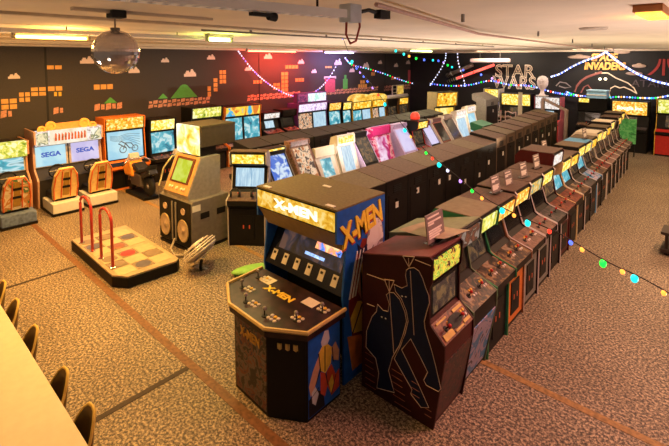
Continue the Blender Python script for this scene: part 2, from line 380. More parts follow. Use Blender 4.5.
def frame_on(p, q, y, t=.5, off=0.0):
    d = Vector((q[0]-p[0], q[1]-p[1])); L = d.length; d /= L; n = Vector((d.y, -d.x)); o = Vector(p)+d*(L*t)+n*off
    return Matrix(((d.x, 0, n.x, o.x), (0, -1, 0, y), (d.y, 0, n.y, o.y), (0, 0, 0, 1)))
def cab(label, group, x, y, rot, w=.66, d=.85, h=1.75, style='classic', side=BLACK, body=DARK, top=None, mq='yellow', scr='dim', trim=None,
        panel=None, low=None, det=1, name='arcade_cabinet', z=0.0, nscr=1, scw=None, coin=True, back=False, bezel=BLACK):
    P, K = outline(style, d, h); T = thing(name, label, 'arcade cabinet', (x, y, z), rot, group)
    hw = w/2; t = .022
    for sg in (-1, 1):
        MB().prism(P, sg*hw, sg*(hw-t)).build('side_panel', side, T)
    # the carcass sits a little inside the side panels' outline
    top_i = set(K['top'])
    Q = []
    for i, (px, pz) in enumerate(P):
        if i in K['panel'] or i in K['lip']: Q.append((px-.012, pz-.012))
        elif px > -d+.2 and i not in top_i: Q.append((px-.03, pz))
        else: Q.append((px, pz-(.006 if i in top_i else 0)))
    MB().prism(Q, -(hw-t), hw-t).build('body', body, T)
    wi = hw-t-.004
    p, q = seg(P, K['top'])
    if top is not None:
        MB().plate(p, q, -hw, hw, .012, .001, .0, .0).build('top_board', top, T)
    if style == 'candy' or not back:
        p, q = seg(Q, K['screen'])
        MB().plate(p, q, -wi, wi, .012, .0, .02, .0).build('bezel', bezel, T)
        L = math.hypot(q[0]-p[0], q[1]-p[1]); sw = scw or min(wi-.045, L*.66)
        if nscr == 2:
            for sg, sc2 in ((-1, scr if isinstance(scr, str) else scr[0]), (1, scr if isinstance(scr, str) else scr[1])):
                a, b = sorted((sg*.05, sg*(wi-.04)))
                MB().plate(p, q, a, b, .006, .0125, .06, .05).build('screen', SC[sc2], T)
        else:
            MB().plate(p, q, -sw, sw, .006, .0125, .05 if L > .35 else .02, .035).build('screen', SC[scr], T)
    p, q = seg(Q, K['marquee'])
    if mq:
        mm = .018 if h < 2.0 else .012
        mqm = MB().plate(p, q, -wi+.03, wi-.03, .016, .006, mm, mm).build('marquee', MQ[mq], T)
        MB().plate(p, q, -wi, wi, .008, .0, .0, .0).build('marquee_frame', bezel if style == 'candy' else BLACK, T)
    p, q = seg(Q, K['panel'])
    cp = MB().plate(p, q, -wi, wi, .014, 0, .0, .0).build('control_panel', panel or ART['panel'], T)
    if not back:
        for yy in ((-.16, .12) if w > .6 else (-.1,)):
            M = frame_on(p, q, yy, .5, .014)
            j = MB().lathe([(.03, 0), (.028, .006), (.006, .008), (.006, .06)], 8).xf(M).build('joystick', RUBBER, T)
            MB().ball((0, 0, .07), .02, 8, 6).xf(M).build('ball_top', RED, j, True)
        if det > 1:
            for yy in (-.08, -.03, .2, .25):
                for tt in (.4, .62):
                    M = frame_on(p, q, yy, tt, .014)
                    MB().lathe([(.017, 0), (.017, .006), (.012, .011)], 8).xf(M).build('button', YELLOW if tt > .5 else WHITE, cp)
        p, q = seg(Q, K['low'])
        lo = MB().plate(p, q, -wi, wi, .01, .0, .06, .02).build('front_panel', low or body, T)
        if det and coin:
            cd = MB().plate(p, q, -.15, .15, .012, .01, .16, .14).build('coin_door', BLACK, T)
            for yy in (-.06, .06):
                MB().plate(p, q, yy-.012, yy+.012, .004, .022, .36, .33).build('coin_slot', MATS.get('coin_glow') or mat('coin_glow', (.3, .05, .02), .4, emit=(1, .12, .03), es=.2), cd)
    if trim:
        n = K['top'][0]+1; mb = MB()
        pts = P[1:n]
        for sg in (-1, 1):
            mb.tube([(a+.002, sg*(hw-t/2), b) for a, b in pts], .013, 5)
        mb.build('edge_trim', trim, T)
    if back:
        p, q = seg(P, K['back'])
        bd = MB().plate(p, q, -wi+.05, wi-.05, .008, 0, .25, .3).build('back_door', DARK, T)
        mb = MB()
        for i in range(4): mb.plate(p, q, -.12, .12, .012, 0, .1+.035*i, abs(q[1]-p[1])-.12-.035*i)
        mb.build('vent', INK, T)
        MB().plate(p, q, .04, .08, .012, .008, .34, abs(q[1]-p[1])-.385).build('lock', CHROME, bd)
        if random.random() < .75:
            yy = random.uniform(-.2, .12); zz = random.uniform(.3, .6)
            MB().plate(p, q, yy, yy+.09, .009, .001, zz, abs(q[1]-p[1])-zz-.11).build('sticker', STICK, T)
    return T

# ---- right-hand row, fronts to +x, nearest cabinet first
GR = 'arcade cabinets in the row along the open floor'
def rx(y): return -1.92-.03*(y-3.7)
def rrow(i, label, h=1.75, **kw):
    yc = 3.73+.69*i+.33
    return cab(label, GR, rx(yc), yc, 0.0, h=h, **kw)
NINJA = rrow(0, 'dark red cabinet with two outlined figures holding staffs on its side panel', h=1.76, d=1.02, style='flush', side=mat('maroon_side', (.035, .007, .007), .5, spec=.2), body=DRED, top=mat('maroon_top', (.17, .06, .05), .7), mq='limetext', scr='dim', panel=ART['red'], low=ART['rust'], det=2, coin=False)
rrow(1, 'black cabinet with sky blue lower front, next to the dark red cabinet with outlined figures', h=1.78, d=1.12, style='slope', side=mat('sage_side', (.12, .17, .09), .6), mq='picture', scr='off', panel=ART['panel'], coin=False, low=ART['sky'], top=mat('sage_top', (.2, .24, .13), .7), trim=None, det=2)
rrow(2, 'green sided cabinet with yellow marquee and green edge trim, third in the aisle row', h=1.74, d=.95, side=GREEN, top=mat('olive_top', (.2, .17, .1), .75), mq='green', scr='dim', trim=TRIMG, panel=ART['panel'], low=BLACK, det=2)
rrow(3, 'cabinet with orange lower front and wood coloured sides, fourth in the aisle row', h=1.72, d=.95, side=WOOD, top=BROWN, mq='orange', scr='off', panel=ART['panel'], low=ORANGE, det=2)
rrow(4, 'cabinet with fiery orange marquee and pale curved edge trim, fifth in the aisle row', d=.95, side=BLACK, top=BROWN, mq='orange', trim=TRIMW, scr='off', panel=ART['fawn'], low=GREY, det=2)
rrow(5, 'cabinet with teal and gold marquee and pale curved edge trim, sixth in the aisle row', d=.95, side=BLACK, top=BROWN, mq='teal', trim=TRIMW, scr='off', panel=ART['fawn'], low=GREY)
rrow(6, 'cabinet with plain yellow marquee and pale curved edge trim, seventh in the aisle row', d=.95, side=BLACK, top=BROWN, mq='yellow', trim=TRIMW, scr='off', panel=ART['grey'])
rrow(7, 'tall cabinet with red sides and white lit marquee, eighth in the aisle row', h=1.98, d=.95, side=DRED, top=BROWN, mq='white', scr='dim', panel=ART['red'], low=DRED)
rrow(8, 'cream sided cabinet with red emblem and bright marquee, ninth in the aisle row', h=1.72, side=mat('yellow_cream_side', (.72, .55, .25), .5), top=TAN, mq='yellow', scr='teal', panel=ART['red'], low=BLACK)
rrow(9, 'black cabinet with pale screen surround just beyond the cream sided cabinet', h=1.7, side=BLACK, top=BROWN, mq='amber', scr='teal', trim=TRIMW, panel=ART['panel'])
rrow(10, 'black cabinet with gold marquee, second beyond the cream sided cabinet', h=1.78, side=BLACK, top=TAN, mq='yellow', scr='dim', panel=ART['grey'])
rrow(11, 'cabinet with light blue sides and gold marquee in the aisle row', h=1.76, side=SKYB, top=SKYB, mq='yellow', scr='teal', panel=ART['sky'], trim=TRIMW)
rrow(12, 'black cabinet with amber marquee right behind the light blue sided one', h=1.76, side=BLACK, top=TAN, mq='amber', scr='dim')
rrow(13, 'white sided cabinet with curved white front edges in the far half of the aisle row', h=1.82, side=CREAM, top=CREAM, mq='yellow', scr='dim', trim=TRIMW, panel=ART['red'])
rrow(14, 'black cabinet with white edge trim right behind the white sided one', h=1.78, mq='yellow', trim=TRIMW, panel=ART['fawn'])
rrow(15, 'black cabinet with white edge trim, second behind the white sided one', h=1.8, mq='amber', trim=TRIMW, top=TAN, panel=ART['fawn'])
rrow(16, 'cream topped cabinet with gold marquee, fourth from the far end of the aisle row', h=1.88, side=BLACK, top=CREAM, mq='yellow', trim=TRIMW)
rrow(17, 'black cabinet with pale trim, third from the far end of the aisle row', h=1.8, mq=None, trim=TRIMW, top=TAN)
rrow(18, 'black cabinet with brown top, second from the far end of the aisle row', h=1.88, mq='amber', trim=TRIMW, top=BROWN)
rrow(19, 'black cabinet at the very far end of the aisle row', h=1.95, mq='amber', top=TAN)

# printed figures on the nearest side panel (flat print on the panel's plane)
YN = 3.728
def npt(u, v, s=0):
    x, z = ony(u, v, YN); return (x, YN-.004-s, z)
def printed(name, px, m, depth=.003):
    pts = [ony(u, v, YN) for u, v in px]
    mb = MB().prism(pts, YN-depth, YN+.004); o = mb.build(name, m); return o
def attach(o, T):
    bpy.context.view_layer.update(); o.parent = T; o.matrix_parent_inverse = T.matrix_world.inverted()
FIG1 = [(405.8, 275.6), (406.5, 270.2), (408.7, 268.2), (414.2, 267.5), (419.1, 270.7), (422.8, 278), (426, 287.9), (429, 295.3), (429.7, 302.7), (427, 311.4), (424.5, 321.2), (425.3, 328.6), (428, 338), (432, 350.8), (436, 366.4), (441, 388.5), (438.5, 391.4), (426.5, 385), (423.9, 379.9), (427.8, 372), (421.3, 358.6), (410.9, 338.6), (401.8, 349.5), (408.3, 362.5), (420, 387.2), (429, 407.4), (421.3, 407.2), (410.9, 393.7), (412.2, 389.3), (394.5, 358.6), (400.5, 346), (405.5, 333), (408.3, 321), (406.6, 311), (401.6, 298.6), (395.7, 291.4), (394.4, 284.2), (401.8, 287.9), (407.5, 285.5)]
FIG2 = [(386.6, 294.6), (389.5, 292.1), (394, 292.6), (400, 299.4), (405, 311.6), (406.8, 321.2), (403.8, 333), (399.5, 345.2), (392.7, 357), (388.8, 370.3), (392.7, 385.9), (394.5, 392.4), (377.1, 387.7), (378.9, 372.9), (375.8, 358.1), (366.2, 346.9), (366.7, 331.3), (367.5, 328.6), (372.3, 316.3), (376.7, 311.4), (377.7, 304), (383.4, 310.1), (388.3, 311.4), (389.5, 304)]
for FG in (FIG1, FIG2):
    attach(printed('figure_print', FG, NAVY), NINJA)
    mb = MB().tube([npt(u, v) for u, v in FG], .0045, 4, True); attach(mb.build('figure_outline', LINE), NINJA)
mb = MB()
for a, b in (((410.5, 270.7), (414.2, 334.8)), ((389.5, 290.4), (394, 353)), ((415.4, 259.6), (431, 265.7)), ((367.3, 273.9), (385.8, 280.5)), ((367.3, 303.5), (374.7, 306.4)), ((403, 255.9), (414.7, 256.6)), ((403, 255.9), (409.2, 267)), ((414.7, 256.6), (409.2, 267)), ((384.6, 279.3), (394.4, 280.5)), ((384.6, 279.3), (389.5, 291.6)), ((394.4, 280.5), (389.5, 291.6)), ((408.7, 258), (409.2, 267)), ((389.4, 281), (389.5, 291))):
    mb.tube([npt(*a), npt(*b)], .005, 4)
attach(mb.build('staff_print', LINE), NINJA)
for i in range(8):
    v = 352+6.2*i; a, b = (365.5, v), (431.5-.8*max(0, i-4), v+41-.5*max(0, i-4))
    cut = [(0, .12), (.40, .56), (.70, .82)] if i < 3 else ([(0, .14), (.42, .6), (.9, 1)] if i < 5 else ([(0, .16), (.45, .7)] if i == 5 else [(0, 1)]))
    for s0, s1 in cut:
        attach(MB().tube([npt(a[0]+(b[0]-a[0])*s0, a[1]+(b[1]-a[1])*s0), npt(a[0]+(b[0]-a[0])*s1, a[1]+(b[1]-a[1])*s1)], .0035, 4).build('stripe_print', mat('dull_red_line', (.3, .09, .05), .5)), NINJA)
mb = MB()
for u, v in ((402.3, 296), (406, 296.6), (382, 316.8), (385.8, 318.3)): 
    x, z = ony(u, v, YN); mb.prism([(x-.012, z), (x, z-.009), (x+.012, z), (x, z+.009)], YN-.006, YN)
attach(mb.build('eye_print', STICK), NINJA)
# gold panels around a dark oval on its control panel
pn = [outline('flush', 1.02, 1.76)[0][3], outline('flush', 1.02, 1.76)[0][4]]
for (y0, y1, m0, m1) in ((-.27, -.08, .02, .14), (-.05, .12, .02, .18), (.14, .28, .03, .16), (-.26, -.06, .18, .02), (.08, .27, .17, .02)):
    MB().plate(pn[0], pn[1], y0, y1, .004, .004, m0, m1).build('instruction_print', mat('gold_print', (.62, .42, .1), .5), NINJA)
MB().lathe([(.11, 0), (.11, .005)], 20).xf(frame_on(pn[0], pn[1], .03, .5, .005) @ Matrix.Diagonal((.55, 1.3, 1, 1))).build('oval_print', INK, NINJA)

# ---- six-player cabinet
def six_player():
    T = thing('six_player_cabinet', 'huge six-player cabinet with yellow lettering on blue side art and wide control deck', 'arcade cabinet')
    x0, x1, y0, y1, h = -4.5, -3.1, 3.47, 4.36, 2.05
    ARTB = mat('blue_side_print', (.015, .11, .5), .4, var=.15)
    def yz(pts, xa, xb, n, m): return MB().xslab(pts, xa, xb).build(n, m, T)
    side = [(y0+.12, 0), (y1, 0), (y1, h), (y0, h), (y0, h-.36), (y0+.16, h-.42), (y0+.1, 1.02), (y0+.12, .9)]
    for xa, xb in ((x0, x0+.025), (x1-.025, x1)): yz(side, xa, xb, 'side_panel', ARTB)
    MB().xslab([(y0+.5, 0), (y1-.02, 0), (y1-.02, h-.02), (y0+.3, h-.02), (y0+.3, h-.42), (y0+.42, h-.45), (y0+.5, 1.0)], x0+.025, x1-.025).build('body', BLACK, T)
    MB().box(x0, x1, y0, y1, h, h+.02).build('top_board', mat('olive_brown_top', (.16, .125, .05), .7, var=.2, scale=30), T)
    mb = MB()
    for (x, y) in ((x0+.15, y0+.06), (x1-.15, y0+.06), (x0+.7, y1-.3)): mb.box(x-.06, x+.06, y-.025, y+.025, h+.02, h+.028)
    mb.build('top_bracket', STICK, T)
    MB().box(x0+.025, x1-.025, y0, y0+.3, h-.25, h-.005).build('marquee_box', BLACK, T)
    m = MB().box(x0+.03, x1-.03, y0-.012, y0, h-.23, h-.02).build('marquee', lit('marquee_gold_art', [(.35, .1, .0), (.75, .34, .01), (.95, .55, .06), (1, .75, .25)], .85, 11), T)
    place_text('lettering', 'X-MEN', .15, lit('letter_glow', [(1, .85, .4), (1, .95, .7)], 1.6), basis((x0+.75, y0-.016, h-.125), (1, 0, 0), (0, 0, 1)), m, sx=1.6, bold=.006)
    # wood coloured hood under the marquee, then the dark mirror and the wide screen
    MB().add([(x0+.03, y0+.0, h-.25), (x1-.03, y0+.0, h-.25), (x1-.03, y0+.16, h-.50), (x0+.03, y0+.16, h-.50), (x0+.03, y0+.02, h-.25), (x1-.03, y0+.02, h-.25), (x1-.03, y0+.18, h-.50), (x0+.03, y0+.18, h-.50)],
             [(0, 1, 2, 3), (4, 5, 6, 7), (0, 1, 5, 4), (2, 3, 7, 6), (0, 3, 7, 4), (1, 2, 6, 5)]).build('hood', mat('tan_hood', (.3, .2, .07), .5), T)
    q0, q1 = (y0+.42, h-.5), (y0+.12, 1.03)
    def tilt(xa, xb, s0, s1, t0, t1, n, m, par=T):
        pa = Vector(q0).lerp(Vector(q1), s0); pb = Vector(q0).lerp(Vector(q1), s1); nn = Vector((-(q0[1]-q1[1]), (q0[0]-q1[0]))).normalized()
        return MB().xslab([tuple(pa+nn*t0), tuple(pb+nn*t0), tuple(pb+nn*t1), tuple(pa+nn*t1)], xa, xb).build(n, m, par)
    bz = tilt(x0+.025, x1-.025, 0, 1, 0, .02, 'bezel', GLASS)
    tilt(x0+.18, x1-.14, .1, .62, .02, .026, 'screen', lit('screen_dark_scene', [(.003, .003, .004), (.004, .004, .006), (.008, .008, .012), (.015, .02, .04), (.1, .05, .04)], .9, 5.5, sharp=False))
    for (xa, xb, sa, sb, m) in ((x1-.62, x1-.2, .2, .36, 'flash_orange'), (x1-.75, x1-.42, .48, .54, 'flash_blue')):
        tilt(xa, xb, sa, sb, .026, .029, 'screen_glow', lit(m, [(.02, .02, .1), (.1, .25, .8), (.9, .3, .1), (1, .6, .3)] if 'orange' in m else [(.05, .1, .3), (.3, .5, 1), (.6, .8, 1)], 1.3, 10))
    for i in range(6):
        xa = x0+.11+i*.213
        tilt(xa, xa+.085, .68, .9, .02, .026, 'instruction_card', PAPER)
        tilt(xa+.02, xa+.06, .72, .77, .026, .028, 'card_print', INK, bz)
    # control deck: polygon in plan
    D = [(-4.44, 3.5), (-4.42, 2.95), (-4.03, 2.71), (-3.38, 2.68), (-3.0, 2.92), (-3.0, 3.5)]
    B = [(-4.36, 3.6), (-4.36, 3.0), (-4.0, 2.76), (-3.4, 2.73), (-3.04, 2.95), (-3.04, 3.46)]
    MB().slab(B, 0, .9).build('pedestal', BLACK, T)
    dk = MB().slab(D, .9, .98).build('control_deck', mat('deck_print', (.03, .012, .011), .4, var=.8, scale=9), T)
    mb = MB().tube([(x, y, .985) for x, y in D], .022, 6); mb.build('deck_edge', mat('gold_edge', (.62, .45, .16), .4), T)
    place_text('deck_lettering', 'X-MEN', .13, mat('yellow_letter', (1, .68, .06), .5), basis((-3.78, 3.22, .982), (1, 0, 0), (0, 1, 0)), T, sx=1.15, bold=.006)
    for (x, y) in ((-4.12, 3.34), (-3.38, 3.34)):
        MB().box(x-.09, x+.09, y-.07, y+.07, .98, .984).build('deck_card', PAPER, T)
    for (x, y) in ((-4.27, 3.3), (-4.22, 3.02), (-3.93, 2.86), (-3.56, 2.83), (-3.25, 3.0), (-3.16, 3.3)):
        j = MB().lathe([(.035, .98), (.033, .988), (.007, .99), (.007, 1.05)], 10, (x, y, 0)).build('joystick', RUBBER, T)
        MB().ball((x, y, 1.065), .024, 10, 6).build('ball_top', mat('grey_ball', (.3, .27, .24), .25), j, True)
        for k in range(6):
            bx_, by_ = x+.055+.05*(k % 3)-.03*(x > -3.4)*4, y+.005+.055*(k//3)
            MB().lathe([(.021, .98), (.021, .988), (.013, .994)], 8, (bx_, by_, 0)).build('button', (CREAM, WHITE, CREAM, WHITE, YELLOW, CREAM)[k], dk)
    # printed panels of the pedestal
    def facet(a, b, z0, z1, m, n, e=.004):
        a, b = Vector(a), Vector(b); d = (b-a).normalized(); nn = Vector((d.y, -d.x))
        P = [a+d*.015-nn*.002, b-d*.015-nn*.002, b-d*.015+nn*e, a+d*.015+nn*e]
        return MB().slab([tuple(p) for p in P], z0, z1).build(n, m, T)
    facet(B[2], B[3], .04, .86, art('art_dark_crowd', [(.015, .012, .012), (.015, .012, .012), (.13, .1, .085), (.16, .04, .02), (.012, .018, .05)], 10), 'front_art')
    sa = facet(B[4], B[5], .03, .88, mat('blue_side_print', (0, 0, 0)), 'side_art')
    xs = B[4][0]+.005
    def patch(pts, m, k):       # flat printed shapes on the right flank of the pedestal, in fractions of its width and height
        w_, h_ = B[5][1]-B[4][1]-.04, .84
        MB().xslab([(B[4][1]+.02+a*w_, .04+b*h_) for a, b in pts], xs, xs+.0015+.0006*k).build('print_shape', m, sa)
    PY_ = mat('print_yellow', (.8, .55, .06), .5); PR_ = mat('print_red', (.55, .07, .03), .5); PF_ = mat('print_flesh', (.62, .34, .2), .5); PW_ = mat('print_pale', (.6, .6, .62), .5); PK_ = mat('print_black', (.008, .008, .014), .5)
    patch([(.0, .0), (.5, .0), (.45, .2), (.2, .3), (.0, .22)], PK_, 1)
    patch([(.38, .86), (.5, .98), (.62, .96), (.66, .84), (.56, .76), (.42, .78)], PW_, 1)
    patch([(.3, .74), (.42, .8), (.6, .78), (.74, .7), (.7, .5), (.52, .42), (.36, .5)], PY_, 2)
    patch([(.0, .4), (.12, .56), (.3, .7), (.34, .56), (.2, .36), (.05, .26)], PF_, 2)
    patch([(.7, .68), (.86, .74), (.98, .6), (.96, .46), (.78, .52)], PF_, 3)
    patch([(.36, .48), (.52, .42), (.62, .28), (.5, .12), (.36, .2)], PR_, 3)
    patch([(.56, .42), (.72, .48), (.86, .3), (.98, .34), (.98, .1), (.72, .06), (.6, .22)], PR_, 4)
    patch([(.08, .3), (.2, .34), (.3, .22), (.2, .1), (.1, .16)], PW_, 3)
    patch([(.62, .26), (.74, .34), (.8, .2), (.7, .1)], PY_, 5)
    for a0, b0, a1, b1 in ((.3, .74, .36, .48), (.52, .42, .6, .24), (.74, .7, .78, .5), (.2, .36, .36, .52), (.5, .78, .5, .45), (.0, .22, .3, .3), (.86, .3, .72, .08)):
        patch([(a0-.012, b0), (a0+.012, b0), (a1+.012, b1), (a1-.012, b1)], PK_, 6)
    facet(B[3], B[4], .03, .88, BLACK, 'coin_front')
    a, b = Vector(B[2]), Vector(B[3]); d = (b-a).normalized(); nn = Vector((d.y, -d.x)); c = (a+b)/2+nn*.008
    place_text('front_lettering', 'X-MEN', .14, mat('dull_gold_letter', (.5, .27, .04), .5), basis((c.x, c.y, .73), (d.x, d.y, 0), (0, 0, 1)), T, sx=.85, bold=.004)
    mb = MB()
    for s in (.3, .5, .7):
        p = Vector(B[3]).lerp(Vector(B[4]), s); mb.box(p.x-.03, p.x+.03, p.y-.012, p.y+.02, .76, .82)
    mb.build('coin_slots', mat('gold_edge', (0, 0, 0)), T)
    # art and lettering on the big side panel
    x = x1+.004
    place_text('side_lettering', 'X-MEN', .36, mat('yellow_letter', (0, 0, 0)), basis((x, y0+.45, h-.255), (0, 1, .2), (0, 0, 1)), T, sx=.7, extrude=.012, bold=.012, spacing=.95)
    place_text('lettering_shadow', 'X-MEN', .36, mat('red_letter', (.5, .06, .02), .5), basis((x-.006, y0+.465, h-.28), (0, 1, .2), (0, 0, 1)), T, sx=.7, extrude=.006, bold=.018, spacing=.95)
    def sp(pts, m, k): MB().xslab([(y0+a*(y1-y0), b) for a, b in pts], x1, x1+.003+.0007*k).build('side_art', m, T)
    sp([(.22, .9), (.34, 1.35), (.5, 1.62), (.8, 1.55), (.97, 1.2), (.97, .3), (.5, .25), (.3, .5)], mat('print_maroon', (.22, .025, .015), .5, var=.3, scale=5), 0)
    sp([(.42, 1.0), (.46, 1.3), (.6, 1.5), (.78, 1.4), (.84, 1.1), (.7, .9), (.5, .86)], PF_, 1)
    sp([(.44, 1.32), (.4, 1.58), (.5, 1.5), (.6, 1.54), (.7, 1.6), (.7, 1.4), (.6, 1.36)], mat('print_navy', (.01, .012, .05), .5), 2)
    sp([(.46, 1.3), (.56, 1.36), (.66, 1.3), (.62, 1.18), (.5, 1.16)], PY_, 3)
    sp([(.26, .75), (.4, .9), (.6, .84), (.7, .66), (.5, .5), (.3, .55)], PY_, 2)
    sp([(.2, .55), (.5, .46), (.8, .72), (.96, .66), (.96, .12), (.3, .1)], mat('print_orange', (.55, .17, .03), .5, var=.4, scale=6), 3)
    for a, b, c, d in ((.5, .86, .46, 1.3), (.7, .9, .78, 1.4), (.3, .55, .5, .84), (.5, .46, .62, .12), (.8, .72, .84, .15), (.6, 1.18, .64, .95)):
        sp([(a-.014, b), (a+.014, b), (c+.014, d), (c-.014, d)], PK_, 5)
    mb = MB()
    for i in range(3): mb.xslab([(y0+.2+.05*i, .98), (y0+.225+.05*i, .98), (y0+.36+.06*i, 1.5), (y0+.34+.06*i, 1.5)], x1, x1+.008)
    mb.build('slash_print', STICK, T)
    mb = MB().ball((0, 0, 0), .17, 14, 8, (.02, 1, 1.5)).xf(Matrix.Translation((x1+.006, y1-.2, 1.55)))
    mb.build('side_art', art('art_pale_patch', [(.75, .7, .66), (.8, .76, .72), (.3, .26, .24), (.05, .04, .06)], 6), T)
    return T
six_player()
# ---- part 2: the other rows
ORD = ['first', 'second', 'third', 'fourth', 'fifth', 'sixth', 'seventh', 'eighth', 'ninth', 'tenth', 'eleventh', 'twelfth', 'thirteenth', 'fourteenth', 'fifteenth', 'sixteenth', 'seventeenth']
# middle row, backs to the open floor
GM = 'dark cabinets seen from behind in the middle row'
for i in range(16):
    yc = 5.76+.715*i
    far = i >= 8
    cab('black cabinet seen from behind in the middle row, %s behind the six-player cabinet' % ORD[i], GM, -5.22-.012*i, yc, PI, w=.69, d=.9, h=(1.68 if not far else 1.76+.02*(i-8)),
        style='backslope', side=BLACK, body=DARK if not far else mat('warm_brown_back', (.11, .07, .045), .6), top=BROWN if i % 3 else TAN, mq='amber' if i % 2 else None, back=True, det=0)
# third row, backs to the wall row
GB = 'dark cabinets standing back to back with the bright ones'
for i in range(13):
    yc = 6.35+.70*i
    cab('dark cabinet facing the mural wall, %s from the dance machine' % ORD[i], GB, -8.86, yc, PI, w=.67, d=.82, h=1.78, style='backslope', side=BLACK, body=DARK,
        top=mat('dark_top_board', (.035, .027, .022), .7, var=.25, scale=30), mq='pink' if i in (2, 3, 4) else 'amber', back=True, det=0)
# bright row facing the middle aisle
GC = 'cabinets of the bright row facing the middle aisle'
def brow(label, yc, w, h, **kw): return cab(label, GC, -6.65, yc, 0, w=w, h=h, d=.82, **kw)
brow('grey cabinet with leaning bright blue screen and yellow marquee behind the headphone cabinet', 6.11, .64, 1.8, style='tilt', side=GREY, body=DARK, mq='yellow', scr='blue', panel=ART['fawn'])
brow('narrow cabinet with pinkish brown illustrated face next to the blue screen', 6.86, .62, 1.86, style='tilt', side=ART['fawn'], body=ART['fawn'], mq=None, scr='warm', panel=ART['fawn'], bezel=ART['fawn'])
brow('rounded white cabinet with teal screen and no header', 7.64, .74, 1.62, style='candy', side=CREAM, body=CREAM, bezel=WHITE, mq=None, scr='teal', scw=.19, panel=GREY, low=CREAM)
brow('rounded white cabinet with small yellow header and pale blue screen', 8.4, .68, 1.82, style='candy', side=WHITE, body=WHITE, bezel=WHITE, mq='yellow', scr='pale', scw=.2, panel=GREY, low=WHITE)
brow('dark cabinet with white edges and small orange screen beside the pink one', 9.08, .62, 1.78, style='tilt', side=LILAC, body=BLACK, mq=None, scr='dim', panel=ART['panel'])
brow('bright magenta cabinet with lilac hood in the bright row', 9.92, .86, 1.86, style='candy', side=ART['pink'], body=mat('magenta_paint', (.5, .03, .2), .4), bezel=ART['pink'], top=LILAC, mq=None, scr='magenta', scw=.24, panel=ART['pink'], low=ART['pink'])
brow('lilac cabinet with glowing white leaning screen', 10.98, .72, 1.8, style='tilt', side=LILAC, body=LILAC, bezel=LILAC, mq=None, scr='lilac', panel=BLACK, low=LILAC)
brow('black cabinet with yellow header and red trim right beyond the lilac one', 11.7, .62, 1.86, style='classic', side=BLACK, mq='yellow', scr='dim', panel=ART['red'], trim=RED)
brow('cabinet with lilac leaning screen and pale rails', 12.46, .62, 1.72, style='tilt', side=LILAC, body=DARK, mq=None, scr='lilac', panel=WHITE)
brow('cabinet with dull red leaning face and pale rails', 13.2, .64, 1.74, style='tilt', side=CREAM, body=DRED, mq=None, scr='off', panel=WHITE, bezel=mat('dull_red_board', (.28, .07, .05), .5))
brow('cabinet with brown leaning board and a broad white frame', 13.98, .7, 1.78, style='tilt', side=WHITE, body=BROWN, mq=None, scr='off', panel=WHITE, bezel=BROWN, trim=WHITE)
brow('white cabinet with pale glowing screen beside the brown leaning board', 14.85, .8, 1.9, style='candy', side=WHITE, body=WHITE, bezel=WHITE, mq='white', scr='pale', panel=WHITE, low=WHITE)
brow('cream cabinet with greenish lit screen near the end of the bright row', 15.68, .72, 2.0, style='candy', side=CREAM, body=CREAM, bezel=CREAM, mq='white', scr='sky', panel=CREAM, low=CREAM)
cab('tall cabinet with big amber header and glowing yellow screen', GC, -8.1, 15.9, math.radians(-20), w=1.1, d=.85, h=2.42, style='tall', side=mat('khaki_side', (.3, .24, .1), .5), body=DARK, mq='amber', scr='yellow')
cab('green sided low cabinet standing behind the middle row', GC, -6.25, 13.55, PI, w=.8, d=.6, h=1.72, style='backslope', side=GREEN, body=BLACK, top=GREEN, mq=None, back=True, det=0)
cab('tall grey cabinet seen from behind with a small white label', GC, -7.9, 17.4, PI, w=1.25, d=.8, h=2.35, style='slope', side=GREY, body=GREY, top=GREY, mq=None, back=True, det=0)
tag(MB().ball((-7.2, 11.7, 2.0), .13, 14, 8, (1, 1, .7)).lathe([(.14, 1.875), (.14, 2.0)], 16, (-7.2, 11.7, 0)).build('red_dome_lamp', mat('red_lamp_glow', (.5, .03, .02), .3, emit=(1, .06, .03), es=.8), smooth=True), 'red dome lamp on top of the black cabinet with yellow header', 'lamp')

# ---- wall row
GW = 'machines along the mural wall'
def wrow(label, y0, y1, h, **kw):
    kw.setdefault('d', .95); kw.setdefault('style', 'big')
    return cab(label, GW, -12.62, (y0+y1)/2, 0, w=y1-y0-.03, h=h, **kw)
wrow('dark cabinet with long lime green header by the mural wall', 7.35, 8.55, 2.14, side=BLACK, body=DARK, mq='green', scr='off')
wrow('wide two-screen cabinet with blue and gold header by the mural wall', 8.62, 10.22, 2.07, side=ORANGE, body=DARK, mq='bluegold', scr='teal', nscr=2, low=BLACK)
wrow('cabinet with small white header and pale screen against the red lit wall', 10.28, 11.15, 1.72, style='classic', side=BLACK, mq='white', scr='pale')
wrow('unlit dark cabinet between the white header and the purple twin', 11.25, 12.0, 1.75, style='classic', side=BLACK, mq=None, scr='off', trim=None)
wrow('purple twin cabinet with two white headers and two screens', 12.08, 13.84, 1.92, side=mat('violet_side', (.12, .03, .2), .5), body=mat('violet_body', (.1, .03, .16), .5), mq='pink', scr=('warm', 'pale'), nscr=2)
wrow('cabinet with plain orange header right of the purple twin', 13.92, 14.78, 1.84, side=BLACK, mq='orange', scr='teal')
wrow('cabinet with plain yellow header between the orange header and the round yellow canopy', 14.84, 15.5, 1.8, side=BLACK, mq='yellow', scr='teal')
wrow('cabinet with teal and white screens under the larger rounded yellow canopy', 15.56, 17.0, 1.75, side=YELLOW, mq='amber', scr=('teal', 'pale'), nscr=2)
wrow('cabinet with two pale screens under the smaller rounded yellow canopy', 17.06, 18.2, 1.75, side=YELLOW, mq='amber', scr=('warm', 'pale'), nscr=2)
wrow('dark cabinet with brown wooden header at the far corner', 18.3, 19.3, 1.7, side=WOOD, mq=None, scr='dim')
wrow('dark cabinet with dim amber screen in the far corner', 19.4, 20.3, 1.7, side=WOOD, mq='amber', scr='dim')
